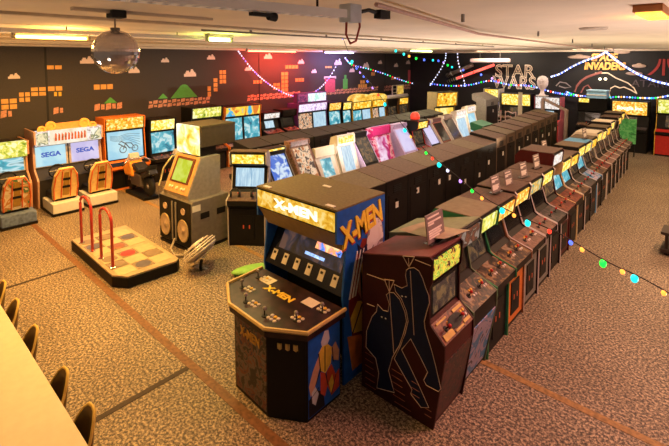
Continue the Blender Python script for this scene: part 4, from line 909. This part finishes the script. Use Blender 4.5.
# ---- table and yellow chairs at the near left
T = thing('long_table', 'long white table at the near left with yellow chairs behind it', 'table', (-5.3, .55, 0))
MB().box(-3.2, 2.6, -.5, .53, .72, .75).build('table_top', mat('white_table_top', (.66, .57, .42), .5, var=.04), T, bevel=.006)
for xx in (-3.0, -.3, 2.4):
    for yy in (-.42, .42): MB().tube([(xx, yy, 0), (xx, yy, .72)], .025, 8).build('leg', GREY, T)
CHL = ['yellow shell chair nearest the front corner of the white table', 'yellow shell chair second from the front corner of the white table', 'yellow shell chair third from the front corner of the white table',
       'yellow shell chair fourth from the front corner of the white table', 'farthest yellow shell chair at the left end of the white table']
YS = mat('mustard_shell', (.16, .09, .015), .5)
for k, x in enumerate((-3.8, -4.45, -5.42, -6.2, -6.85)):
    T = thing('shell_chair', CHL[k], 'chair', (x, 1.0, 0), 0, 'yellow chairs at the white table')     # faces -y
    n = 14; pts = []
    shl = lambda a: .38+.62*max(0, min(1, (math.sin(a)-.45)/.5))
    vs, fs = [], []
    for j, (z, r, o) in enumerate(((.45, .2, .0), (.58, .21, .015), (.7, .215, .025), (.83, .21, .035))):
        for q in range(n+1):
            a = -.35+(PI+.7)*q/n
            for rr in (r, r-.016): vs.append((rr*math.cos(a), rr*math.sin(a)*.85+o*max(0, math.sin(a)), .45+(z-.45)*shl(a)))
    W = 2*(n+1)
    for j in range(3):
        for q in range(n):
            b = j*W+2*q
            fs += [(b, b+2, b+W+2, b+W), (b+1, b+W+1, b+W+3, b+3)]
    for q in range(n): b = 3*W+2*q; fs += [(b, b+2, b+3, b+1)]; b = 2*q; fs += [(b, b+1, b+3, b+2)]
    for j in range(3):
        for q in (0, n): b = j*W+2*q; fs += [(b, b+1, b+W+1, b+W)]
    MB().add(vs, fs).build('back_shell', YS, T, True)
    MB().tube([(.207*math.cos(a), .207*math.sin(a)*.85+.035*max(0, math.sin(a)), .45+.38*shl(a)) for a in [-.35+(PI+.7)*q/n for q in range(n+1)]], .014, 6).build('back_rim', mat('yellow_rim', (.7, .48, .1), .4), T, True)
    MB().lathe([(.165, .43), (.175, .45), (.15, .46)], 18).build('seat', YS, T)
    for a in range(4):
        c, s = math.cos(a*PI/2+.78), math.sin(a*PI/2+.78); MB().tube([(.13*c, .13*s, .43), (.2*c, .2*s, 0)], .012, 6).build('leg', CHROME, T)

# bench end at the right edge
T = thing('dark_bench', 'dark wooden bench end poking in at the right edge', 'bench', (1.08, 11.0, 0))
bx, by = onz(660, 254)
T.location = (bx, by, 0)
MB().box(0, 1.4, -.05, .45, .40, .45).build('seat_board', mat('dark_bench_wood', (.03, .02, .015), .5), T)
MB().box(0, 1.4, -.05, .45, .06, .12).build('lower_board', mat('dark_bench_wood', (0, 0, 0)), T)
for xx in (.06, 1.3): MB().box(xx, xx+.05, .02, .38, 0, .40).build('leg', mat('dark_bench_wood', (0, 0, 0)), T)

# ---------------------------------------------------------------- ceiling fixtures
GCL = 'ceiling light fittings'
def tube_light(name, label, x, y0, y1, z, glow, es, w=.09, gel=None, case=WHITE):
    T = thing(name, label, 'ceiling light', (x, (y0+y1)/2, ZC), 0, GCL)
    L = (y1-y0)/2; d = ZC-z
    MB().box(-w, w, -L, L, -max(.02, d-.035), -.002).build('housing', case, T)
    MB().lathe([(.012, -L+.03), (.024, -L+.04), (.024, L-.04), (.012, L-.03)], 10, axis='y').xf(Matrix.Translation((0, 0, -d))).build('tube', mat('tube_'+name, glow, .4, emit=glow, es=es), T, True)
    for s in (-1, 1): MB().box(-.03, .03, s*L-.02, s*L+.02, -d-.03, -.01).build('end_cap', GREY, T)
    if gel: MB().box(-.26, .26, -L, L, -.012, -.003).build('gel_panel', gel, T)
    return T
def area(x, y, z, sx, sy, col, p, up=False, tilt=None):
    l = bpy.data.lights.new('lamp_and_fill_light', 'AREA'); l.shape = 'RECTANGLE'; l.size = sx; l.size_y = sy; l.color = col; l.energy = p
    o = bpy.data.objects.new('lamp_and_fill_light', l); COL.objects.link(o); o.location = (x, y, z)
    o.rotation_euler = tilt or ((PI, 0, 0) if up else (0, 0, 0)); return o
tube_light('amber_tube_light', 'long amber fluorescent tube at the upper left of the ceiling', -7.9, 1.65, 2.68, 4.05, (1, .55, .08), 14)
tube_light('yellow_tube_light', 'yellow fluorescent tube above the blue and gold header', -6.65, 4.12, 4.6, 4.05, (.85, 1, .35), 14)
tube_light('lime_tube_light', 'short lime fluorescent tube far along the ceiling near the mural', -9.2, 14.5, 16.2, 4.05, (.75, 1, .3), 10)
tube_light('red_tube_light', 'red fluorescent tube close to the mural wall', -12.9, 9.6, 12.0, 4.02, (1, .12, .06), 10)
tube_light('violet_tube_light', 'violet fluorescent tube close to the mural wall', -12.9, 13.6, 15.6, 4.02, (.45, .4, 1), 8)
T = thing('white_tube_light', 'long pinkish white tube lamp hanging before the outlined wall lettering', 'ceiling light', (-8.75, 21.0, 3.68), 0, GCL)
MB().lathe([(.02, -1.0), (.08, -.98), (.1, -.9), (.1, .9), (.08, .98), (.02, 1.0)], 14, axis='x').build('tube', mat('pale_rose_tube', (.75, .55, .5), .4, emit=(1, .65, .55), es=.35), T, True)
for s in (-1, 1): MB().tube([(s*.5, 0, .1), (s*.5, 0, ZC-3.68)], .01, 5).build('hanger_rod', GREY, T)
# perforated cable tray near the camera, then thin conduit running on
ta, tb = Vector((*onz(130, 1, 3.97), 3.97)), Vector((*onz(342, 18, 3.97), 3.97))
tm = tb+(ta-tb).normalized()*1.9
T = thing('cable_tray', 'white perforated cable tray hanging under the ceiling near the camera', 'cable tray', tm, math.atan2(-(tb-ta).x, (tb-ta).y))
mb = MB()
L = 1.9; n = 52
for s in (-1, 1): mb.box(s*.045-.006, s*.045+.006, -L, L, 0, .05)
for i in range(n): mb.box(-.045, .045, -L+2*L*i/n, -L+2*L*(i+.55)/n, 0, .006)
mb.build('tray', mat('galvanised_tray', (.92, .92, .95), .4, .0, var=.03), T)
for y in (-1.0, .6, 1.7): MB().tube([(0, y, .05), (0, y, .18)], .008, 6).build('hanger_rod', BLACK, T)
T = thing('cable_tray', 'white perforated cable tray along the ceiling behind the mirror ball', 'cable tray', (-6.7, 2.0, 4.05))
mb = MB(); L = 2.05; n = 52
for s in (-1, 1): mb.box(s*.05-.006, s*.05+.006, -L, L, 0, .05)
for i in range(n): mb.box(-.05, .05, -L+2*L*i/n, -L+2*L*(i+.55)/n, 0, .006)
mb.build('tray', mat('galvanised_tray', (0, 0, 0)), T)
for y in (-1.6, 0, 1.6): MB().tube([(0, y, .05), (0, y, .1)], .008, 6).build('hanger_rod', BLACK, T)
def pipe(label, pts, r, m, clips=True):
    T = thing('conduit', label, 'conduit', pts[0], 0, 'conduits on the ceiling'); o = Vector(pts[0])
    MB().tube([Vector(p)-o for p in pts], r, 6).build('pipe', m, T)
    if clips:
        for i in range(6):
            p = Vector(pts[0]).lerp(Vector(pts[-1]), (i+.5)/6)-o; MB().box(p.x-.012, p.x+.012, p.y-.015, p.y+.015, p.z-.01, ZC-o.z-.001).build('clip', GREY, T)
REDLIT = mat('red_lit_conduit', (.55, .35, .3), .5)  # red light falling on the conduit is put into its colour
pipe('red-light tinted conduit running far away along the ceiling from the junction box', [(tb.x+.05, tb.y+.3, 4.08), (-2.75, 6.2, 4.08), (-3.3, 14.4, 4.08), (-3.6, 21.8, 4.08)], .018, REDLIT)
pipe('grey conduit along the ceiling past the yellow tube', [(-5.3, 3.2, 4.1), (-5.3, 8.5, 4.1), (-5.3, 13, 4.1)], .015, GREY)
pipe('pale conduit along the top of the mural wall', [(-13.6, -1, 4.1), (-13.6, 10, 4.1), (-13.6, 21.6, 4.1)], .03, COVE)
T = thing('junction_box', 'small pale junction box with hanging red cord at the end of the cable tray', 'junction box', (tb.x-.03, tb.y+.12, 3.97))
MB().box(-.05, .05, -.06, .06, -.02, .1).build('box', mat('pale_blue_box', (.55, .6, .68), .4), T, bevel=.008)
MB().tube([(0, -.04, -.02), (.0, -.045, -.1), (0, 0, -.16), (0, .06, -.14), (0, .1, -.04), (0, .09, .04)], .008, 6).build('cord', mat('red_cord', (.4, .06, .04), .5), T, True)
MB().tube([(0, .06, .05), (0, .2, .08), (0, .36, .06)], .015, 6).build('black_plug_lead', RUBBER, T)
MB().box(-.03, .03, .3, .42, .03, .09).build('plug', RUBBER, T)
T = thing('spotlight_clamp', 'small black spotlight clamped under the cable tray', 'spotlight', (ta.lerp(tb, .55).x, ta.lerp(tb, .55).y, 3.955))
MB().box(-.02, .02, -.09, .05, -.012, .008).build('arm', RUBBER, T); MB().lathe([(.02, 0), (.026, .05), (.026, .052)], 10, axis='y').xf(Matrix.Translation((0, .03, -.01))).build('lamp_head', RUBBER, T)
T = thing('orange_ceiling_lamp', 'square orange lit ceiling lamp at the upper right', 'ceiling light', (-.52, 4.75, ZC), 0, GCL)
MB().box(-.1, .1, -.42, .42, -.06, -.002).build('housing', mat('orange_housing', (.55, .2, .06), .5), T); MB().box(-.085, .085, -.38, .38, -.075, -.06).build('diffuser', lit('orange_diffuser', [(1, .42, .03), (1, .5, .06)], 2.5, 2), T)
tag(MB().lathe([(.01, 0), (.08, 0), (.09, .02), (.09, .04)], 16).xf(Matrix.Translation((-.45, 3.2, ZC-.041))).build('smoke_detector', GREY), 'grey round detector on the ceiling near the camera', 'detector')
tag(MB().lathe([(.01, 0), (.16, 0), (.18, .02), (.18, .03)], 20).xf(Matrix.Translation((-1.45, 7.0, ZC-.031))).build('ceiling_speaker', mat('beige_disc', (.5, .42, .33), .6)), 'flat beige disc on the ceiling above the aisle', 'speaker')
# mirror ball
c = atd(116, 52, 4.0); bz = c.z
T = thing('mirror_ball', 'mirror ball hanging from the ceiling before the mural', 'mirror ball', (c.x, c.y, ZC))
r = .2; mb = MB(); n = 22
for i in range(n):
    t0, t1 = PI*i/n+.008, PI*(i+1)/n-.008; k = max(4, int(2*n*math.sin((t0+t1)/2)))
    for j in range(k):
        a0, a1 = 2*PI*j/k+.008/max(.15, math.sin((t0+t1)/2)), 2*PI*(j+1)/k
        mb.add([(r*math.sin(t)*math.cos(a), r*math.sin(t)*math.sin(a), r*math.cos(t)) for t, a in ((t0, a0), (t0, a1), (t1, a1), (t1, a0))], [(0, 1, 2, 3)])
dz = bz-ZC
bb = MB().ball((0, 0, dz), r*.985, 32, 16).build('ball', GREY, T, True)
mb.xf(Matrix.Translation((0, 0, dz))).build('mirror_tiles', mat('mirror_tile', (.85, .78, .8), .12, .72, var=.02), bb)
MB().tube([(0, 0, dz+r-.01), (0, 0, -.06)], .008, 6).build('hanger', GREY, T)
MB().lathe([(.04, dz+r-.01), (.04, dz+r+.02)], 12).build('cap', GREY, T)
MB().box(-.07, .07, -.05, .08, -.07, -.001).build('motor', RUBBER, T, bevel=.01)
MB().box(-.03, .03, -.35, 1.0, -.03, -.001).build('mounting_bar', COVE, T)

# ---------------------------------------------------------------- signs on the back wall
OUT = mat('outline_letter', (.85, .7, .55), .5)
def wall_text(name, label, rows, m, **kw):
    T = thing(name, label, 'wall sign', (rows[0][1], YW-.01, rows[0][2]), 0, 'signs on the black back wall')
    for (s, x, z, size, sx) in rows:
        place_text('lettering', s, size, m, basis((x-rows[0][1], -.012, z-rows[0][2]), (1, 0, 0), (0, 0, 1)), T, sx=sx, **kw)
    return T
wall_text('outlined_sign', 'outlined two-line wall lettering above the long yellow header', [('STAR', -7.92, 3.12, .86, .95), ('WARS', -7.92, 2.55, .86, .88)], OUT, outline=.022, bold=0)
wall_text('orange_wooden_sign', 'orange wooden two-line lettering high on the black wall', [('SPACE', -4.1, 3.8, .44, .78), ('INVADERS', -4.08, 3.42, .44, .76)], mat('orange_wood_letter', (.95, .45, .1), .5, var=.2), extrude=.04, bold=.018, shear=.12)
T = wall_text('dark_logo_sign', 'dark red striped logo above dim grey lettering on the black wall', [('ATARI', -2.45, 2.72, .42, 1.05)], mat('dim_grey_letter', (.1, .08, .09), .5), extrude=.01)
mb = MB().box(-.045, .045, -.02, 0, .34, 1.0)
mbs = [mb]
for s in (-1, 1):
    mb = MB(); n = 8
    for i in range(n):
        t0, t1 = i/n, (i+1)/n; f = lambda t: .09+.34*t**2.4
        P = [(s*(f(t0)), 1.0-.66*t0), (s*(f(t0)+.08+.05*t0), 1.0-.66*t0), (s*(f(t1)+.08+.05*t1), 1.0-.66*t1), (s*f(t1), 1.0-.66*t1)]
        mb.prism(P, -.02, 0)
    mbs.append(mb)
for m_ in mbs: m_.xf(Matrix.Translation((.45, 0, .02))).build('stripe', mat('dark_red_logo', (.35, .04, .04), .5), T)
# wooden saucers and line drawings around the orange lettering
for k, (u, v, w_, lb) in enumerate(((579, 57, .95, 'largest pale saucer shape left of the orange lettering'), (622, 52, .6, 'thin grey saucer shape right of the orange lettering'), (639, 66, .5, 'small pale saucer shape below right of the orange lettering'), (634, 73.5, .6, 'small tan saucer shape lowest right of the orange lettering'))):
    x, z = ony(u, v, YW-.05)
    T = thing('saucer_sign', lb, 'wall ornament', (x, YW-.05, z), 0, 'saucers on the black back wall')
    MB().ball((0, 0, 0), .5, 16, 8, (w_, .05, .16)).build('hull', mat('tan_saucer', (.4, .28, .22), .6), T, True); MB().ball((0, 0, .05), .2, 12, 6, (w_, .1, .35)).build('dome', mat('tan_saucer', (0, 0, 0)), T, True)
def wall_line(name, label, px, r, m):
    pts = [(lambda p: Vector((p[0], YW-.005, p[1])))(ony(u, v, YW)) for u, v in px]
    return MB().tube(pts, r, 5).xf(Matrix.Translation((0, YW-.01, 0)) @ Matrix.Diagonal((1, .2, 1, 1)) @ Matrix.Translation((0, -YW+.005, 0))).build(name, m, wall_back)
wall_line('outline_arc', 'thick reddish arc outline on the black wall below the saucers', [(575, 92), (577, 86), (581, 81), (587, 77), (594, 74.5), (602, 72)], .05, mat('dull_rose_line', (.3, .1, .09), .6))
wall_line('outline_slope', 'thin pale line sloping down right under the orange lettering', [(595, 73), (608, 73), (616, 78), (628, 83), (634, 88), (637, 94)], .025, OUT)
wall_line('outline_cloud', 'pale cloud-like outline above the green bulb on the black wall', [(611, 99), (609, 93), (611, 88), (615, 86), (620, 88), (624, 87), (631, 90), (636, 93)], .025, OUT)
wall_line('outline_curl', 'small rosy curl outline above the blue box', [(581, 93), (584, 87), (588, 85), (591, 89), (594, 92)], .03, mat('dull_rose_line', (0, 0, 0)))
wall_line('outline_wing', 'grey wing outline right of the pale bust', [(556, 86), (560, 82), (566, 83), (571, 87), (565, 88), (559, 86)], .03, mat('grey_outline', (.3, .25, .25), .6))
for u in (600, 605.5):  # white eyes of the wall drawing, with an added glow
    x, z = ony(u, 79, YW-.03); tag(MB().ball((x, YW-.03, z), .06, 10, 6).build('eye_dot', mat('eye_glow', (1, .85, .6), .4, emit=(1, .85, .6), es=3), smooth=True), ('left', 'right')[u > 602]+' glowing white drawn eye of the pair under the orange lettering', 'lamp', 'pair of glowing drawn eyes')
# red glowing rod, ribbed grey handle
def rod(name, label, A, B, r, m, hm):
    A, B = Vector(A), Vector(B); T = thing(name, label, 'lamp', A, 0); D = B-A
    MB().tube([D*.2, D], r, 10).build('glowing_rod' if m else 'shaft', m or hm, T, True)
    h = MB().tube([Vector((0, 0, 0)), D*.21], r*1.3, 12).build('handle', hm, T, True)
    for i in range(4): MB().tube([D*(.02+.05*i), D*(.04+.05*i)], r*1.6, 12).build('rib', BLACK, h)
    for t in (.25, .9): MB().tube([D*t, D*t+Vector((0, YW-A.y-.001, 0))], .015, 5).build('wall_bracket', GREY, T)
rod('red_glow_rod', 'long red glowing rod lamp slanting on the black wall', (-11.25, 21.55, 2.54), (-8.76, 21.55, 3.46), .07, mat('red_rod_glow', (1, .2, .15), .3, emit=(1, .12, .1), es=1.1), SILVER)
rod('ribbed_grey_rod', 'ribbed grey rod slanting above the red glowing rod', (-11.4, 21.7, 2.86), (-9.94, 21.7, 3.45), .1, None, SILVER)

# ---------------------------------------------------------------- strings of lights
BULB = {}
CO = {'w': (.6, .68, 1), 'b': (.08, .16, 1), 'g': (.01, .9, .06), 't': (.01, .62, .62), 'r': (1, .04, .02), 'o': (1, .36, .05), 'v': (.45, .25, 1), 'y': (1, .8, .3)}
def bulb_mesh(c, r):
    if (c, r) not in BULB:
        m = mat('bulb_glow_'+c, CO[c], .3, emit=CO[c], es=1.7 if c != 'w' else 1.6)
        BULB[(c, r)] = MB().ball((0, 0, 0), r, 10, 6, (1, 1, 1.25)).mesh('bulb', m, True)
    return BULB[(c, r)]
def string(label, pts, bulbs, r=.03, cord=None, sub=8, cr=.006):
    """pts: points along the cord; bulbs: [(t, colour letter)] with t the place along it in points"""
    pts = [Vector(p) for p in pts]; n = len(pts)
    def at(t):
        i = min(int(t), n-2); f = t-i; p0, p1, p2, p3 = pts[max(0, i-1)], pts[i], pts[i+1], pts[min(n-1, i+2)]
        return .5*((2*p1)+(p2-p0)*f+(2*p0-5*p1+4*p2-p3)*f*f+(3*p1-p0-3*p2+p3)*f**3)
    o = pts[0]; T = thing('string_lights', label, 'string lights', o, 0, 'strings of coloured bulbs')
    MB().tube([at(i/sub)-o for i in range((n-1)*sub+1)], cr, 5).build('cord', cord or RUBBER, T, True)
    for t, c in bulbs:
        rr = r*1.5 if c.isupper() else r
        b = link('bulb', bulb_mesh(c.lower(), rr), T); p = at(t)-o; b.location = (p.x, p.y, p.z-rr*1.2)
def even(n, t1, pal): return [(t1*(i+.5)/n, pal[i % len(pal)]) for i in range(n)]
# the long cord crossing towards the camera's right
LP = [(339, 27, 9.0), (352, 60, 9.2), (366, 78, 8.8), (384, 101, 8.0), (405, 128, 7.2), (425, 150, 6.4), (452, 172, 5.8), (482, 196, 5.2), (520, 216, 4.8), (560, 234, 4.4), (604, 260, 4.1), (640, 277, 3.9), (676, 297, 3.7)]
string('long cord of coloured bulbs crossing over the rows to the right edge', [atd(*p) for p in LP],
       [(.35, 'b'), (1.0, 'T'), (1.35, 'b'), (1.6, 'v'), (1.85, 'b'), (2.1, 'b'), (2.4, 'v'), (2.7, 'r'), (3.05, 'T'), (4.0, 'T'), (4.3, 'o'), (5.05, 'g'), (5.3, 'r'), (5.55, 'T'), (5.85, 'w'), (6.3, 'v'), (6.7, 'g'), (7.0, 'o'), (7.55, 'T'), (7.85, 'o'), (8.2, 'T'), (8.75, 'r'), (9.25, 'b'), (9.5, 'o'), (9.98, 'G'), (10.5, 'o'), (10.85, 'T'), (11.6, 'o')], .021, cr=.006)
WLX = XW+.2
def bk1(u, v, Y=20.9):
    x, z = ony(u, v, Y); return Vector((x, Y, z))
def wx(*px): return [Vector((WLX, *onx(u, v, WLX))) for u, v in px]
string('cord of white bulbs sagging across the red lit mural wall', wx((238, 50), (250, 66), (262, 78), (276, 88), (292, 95), (305, 95), (318, 89), (330, 76), (340, 58)), even(54, 8, 'wwwvbw'), .026, COVE)
string('cord of mixed bulbs along the far end of the mural wall', wx((345, 57), (352, 64), (368, 68), (384, 73), (400, 79), (414, 83), (428, 85)), even(40, 6, 'wbvwtwgr'), .032)
def bk(d, *px): return [(lambda p: Vector((p[0], YW-d, p[1])))(ony(u, v, YW-d)) for u, v in px]
string('cord of blue and white bulbs under the outlined wall lettering', bk(.3, (430, 83), (450, 85), (470, 84), (490, 80), (510, 84), (530, 85), (552, 91), (570, 94), (590, 96)), even(64, 8, 'wbbvtbwbgbwr'), .036)
string('cord of green and white bulbs above the orange header', bk(.3, (566, 91), (580, 95), (600, 97), (620, 96), (640, 97), (656, 97), (672, 94)), even(44, 6, 'bwtbgwow'), .032)
string('cord of white bulbs rising from the bust to the ceiling', bk(.4, (551, 76), (560, 73), (572, 66), (585, 60), (597, 56), (606, 51)), even(36, 5, 'wwbwb'), .032, COVE)
string('cord of white bulbs falling from the ceiling to the right edge', bk(.4, (606, 51), (616, 59), (626, 66), (640, 74), (655, 80), (672, 84)), even(46, 5, 'wwbwb'), .036, COVE)
string('cord of mixed bulbs hanging along the ceiling to the far corner', [atd(343, 24, 9), atd(360, 37, 12), atd(380, 42, 15), atd(402, 52, 18), atd(420, 58, 20), bk1(440, 60), bk1(452, 66), bk1(476, 72), bk1(500, 80)],
       [(1.6, 'w'), (2.0, 'g'), (2.7, 't'), (3.1, 't'), (3.4, 'o'), (3.8, 'g'), (4.2, 'b'), (4.6, 't'), (4.9, 'b'), (5.3, 'v'), (5.7, 'g'), (6.0, 't'), (6.5, 'b'), (6.9, 'r'), (7.2, 'b'), (7.6, 'v'), (7.9, 'r')], .05)
string('pale cord hanging from the ceiling before the far corner', [bk1(446, 52), bk1(445, 60), bk1(440, 70), bk1(434, 79), bk1(430, 85)], even(14, 4, 'w'), .03, COVE, cr=.012)
string('second pale cord hanging from the ceiling above the red rod', [bk1(457.5, 52), bk1(458, 60), bk1(460, 68), bk1(464, 80), bk1(465, 86)], even(10, 4, 'w'), .03, COVE, cr=.012)
# ---------------------------------------------------------------- light: the room's lamps and added fill lights
WARM = (1, .74, .42); AMB = (1, .48, .1)
LT = [(-7.9, 2.2, 4.0, .3, 1.2, AMB, 190), (-10.6, 4.0, 4.0, .6, 1.6, (1, .5, .12), 300), (-6.65, 4.4, 4.0, .3, .8, (1, .75, .25), 80), (-5.2, 1.6, 4.0, .3, 1.4, (1, .5, .12), 60),
      (-12.9, 11.8, 3.98, .2, 2.4, (1, .07, .04), 230), (-12.9, 15.0, 3.98, .2, 2.0, (.5, .35, 1), 60), (-9.2, 15.3, 4.0, .3, 1.7, (1, .85, .5), 70),
      (-6.3, 9.5, 4.0, .5, 2.0, (1, .72, .6), 60), (-6.3, 15, 4.0, .5, 2.0, (1, .75, .6), 50), (-.6, 4.75, 4.05, .2, .7, (1, .3, .3), 90), (.2, 9.5, 4.0, .4, 2.0, (1, .54, .32), 200), (.4, 15.5, 4.0, .4, 2.0, (1, .58, .28), 230)]
for x, y, z, sx, sy, c, p in LT: area(x, y, z, sx, sy, c, p, tilt=((0, math.radians(38), 0) if x == -12.9 else None))  # areas with no fitting above are unseen fill over floor and aisles
def fill_uplight(x, y, z, c, p, ang=150):
    l = bpy.data.lights.new('fill_uplight', 'SPOT'); l.energy = p; l.color = c; l.spot_size = math.radians(ang); l.spot_blend = .8; l.shadow_soft_size = .08
    o = bpy.data.objects.new('fill_uplight', l); COL.objects.link(o); o.location = (x, y, z); o.rotation_euler = (PI, 0, 0)
CW = (1, .82, .6)
for x, y, z, c, p in ((-7.9, 2.15, 3.8, (1, .42, .05), 110), (-6.9, 2.1, 3.8, (1, .5, .12), 45), (-6.65, 4.36, 3.8, (.8, 1, .15), 50), (-9.2, 15.3, 3.8, (.7, 1, .2), 90), (-12.6, 11.8, 3.75, (1, .15, .1), 26), (-12.6, 15, 3.75, (.5, .4, 1), 26), (-.5, 5.6, 3.85, (1, .35, .05), 25)):
    fill_uplight(x, y, z, c, p, 160)  # added spots that spread the fittings' colour over the ceiling
for x, p in ((-8.2, 60), (-4.2, 70)): area(x, 20.3, 4.02, 1.6, .2, (1, .8, .6), p, tilt=(math.radians(55), 0, 0))  # unseen lights added to wash the back wall
for x, y, z, c, p in ((-10.6, 1.5, .6, (1, .62, .28), 400), (-10.6, 8.0, .6, CW, 420), (-10.6, 14, .6, (1, .8, .7), 420), (-6.0, 8.5, .6, (1, .8, .72), 420), (-6.0, 14.5, .6, (1, .82, .7), 420),
                      (-3.75, 11, 1.2, CW, 320), (.8, 6.5, .6, (.95, .74, .68), 640), (.8, 13, .6, CW, 450), (.6, 19, .6, CW, 350), (-7.5, -1.5, .9, CW, 130), (-2.2, -1.5, .9, CW, 70)):
    fill_uplight(x, y, z, c, p)  # unseen spots added to brighten the ceiling from below

cd_ = bpy.data.cameras.new('camera'); cam = bpy.data.objects.new('camera', cd_); COL.objects.link(cam); S.camera = cam
cd_.sensor_width = 36; cd_.lens = F/669*36; cd_.shift_y = -(223-PY)/669; cd_.clip_end = 200; cd_.clip_start = .05
cam.location = (0, 0, H); cam.rotation_euler = (PI/2-PITCH, 0, YAW)
w = bpy.data.worlds.new('world'); S.world = w; w.use_nodes = True
w.node_tree.nodes['Background'].inputs[0].default_value = (1, .8, .6, 1); w.node_tree.nodes['Background'].inputs[1].default_value = .08
vs = S.view_settings; vs.view_transform = 'Standard'; vs.look = 'None'; vs.gamma = 1; vs.use_curve_mapping = False; vs.exposure = .15
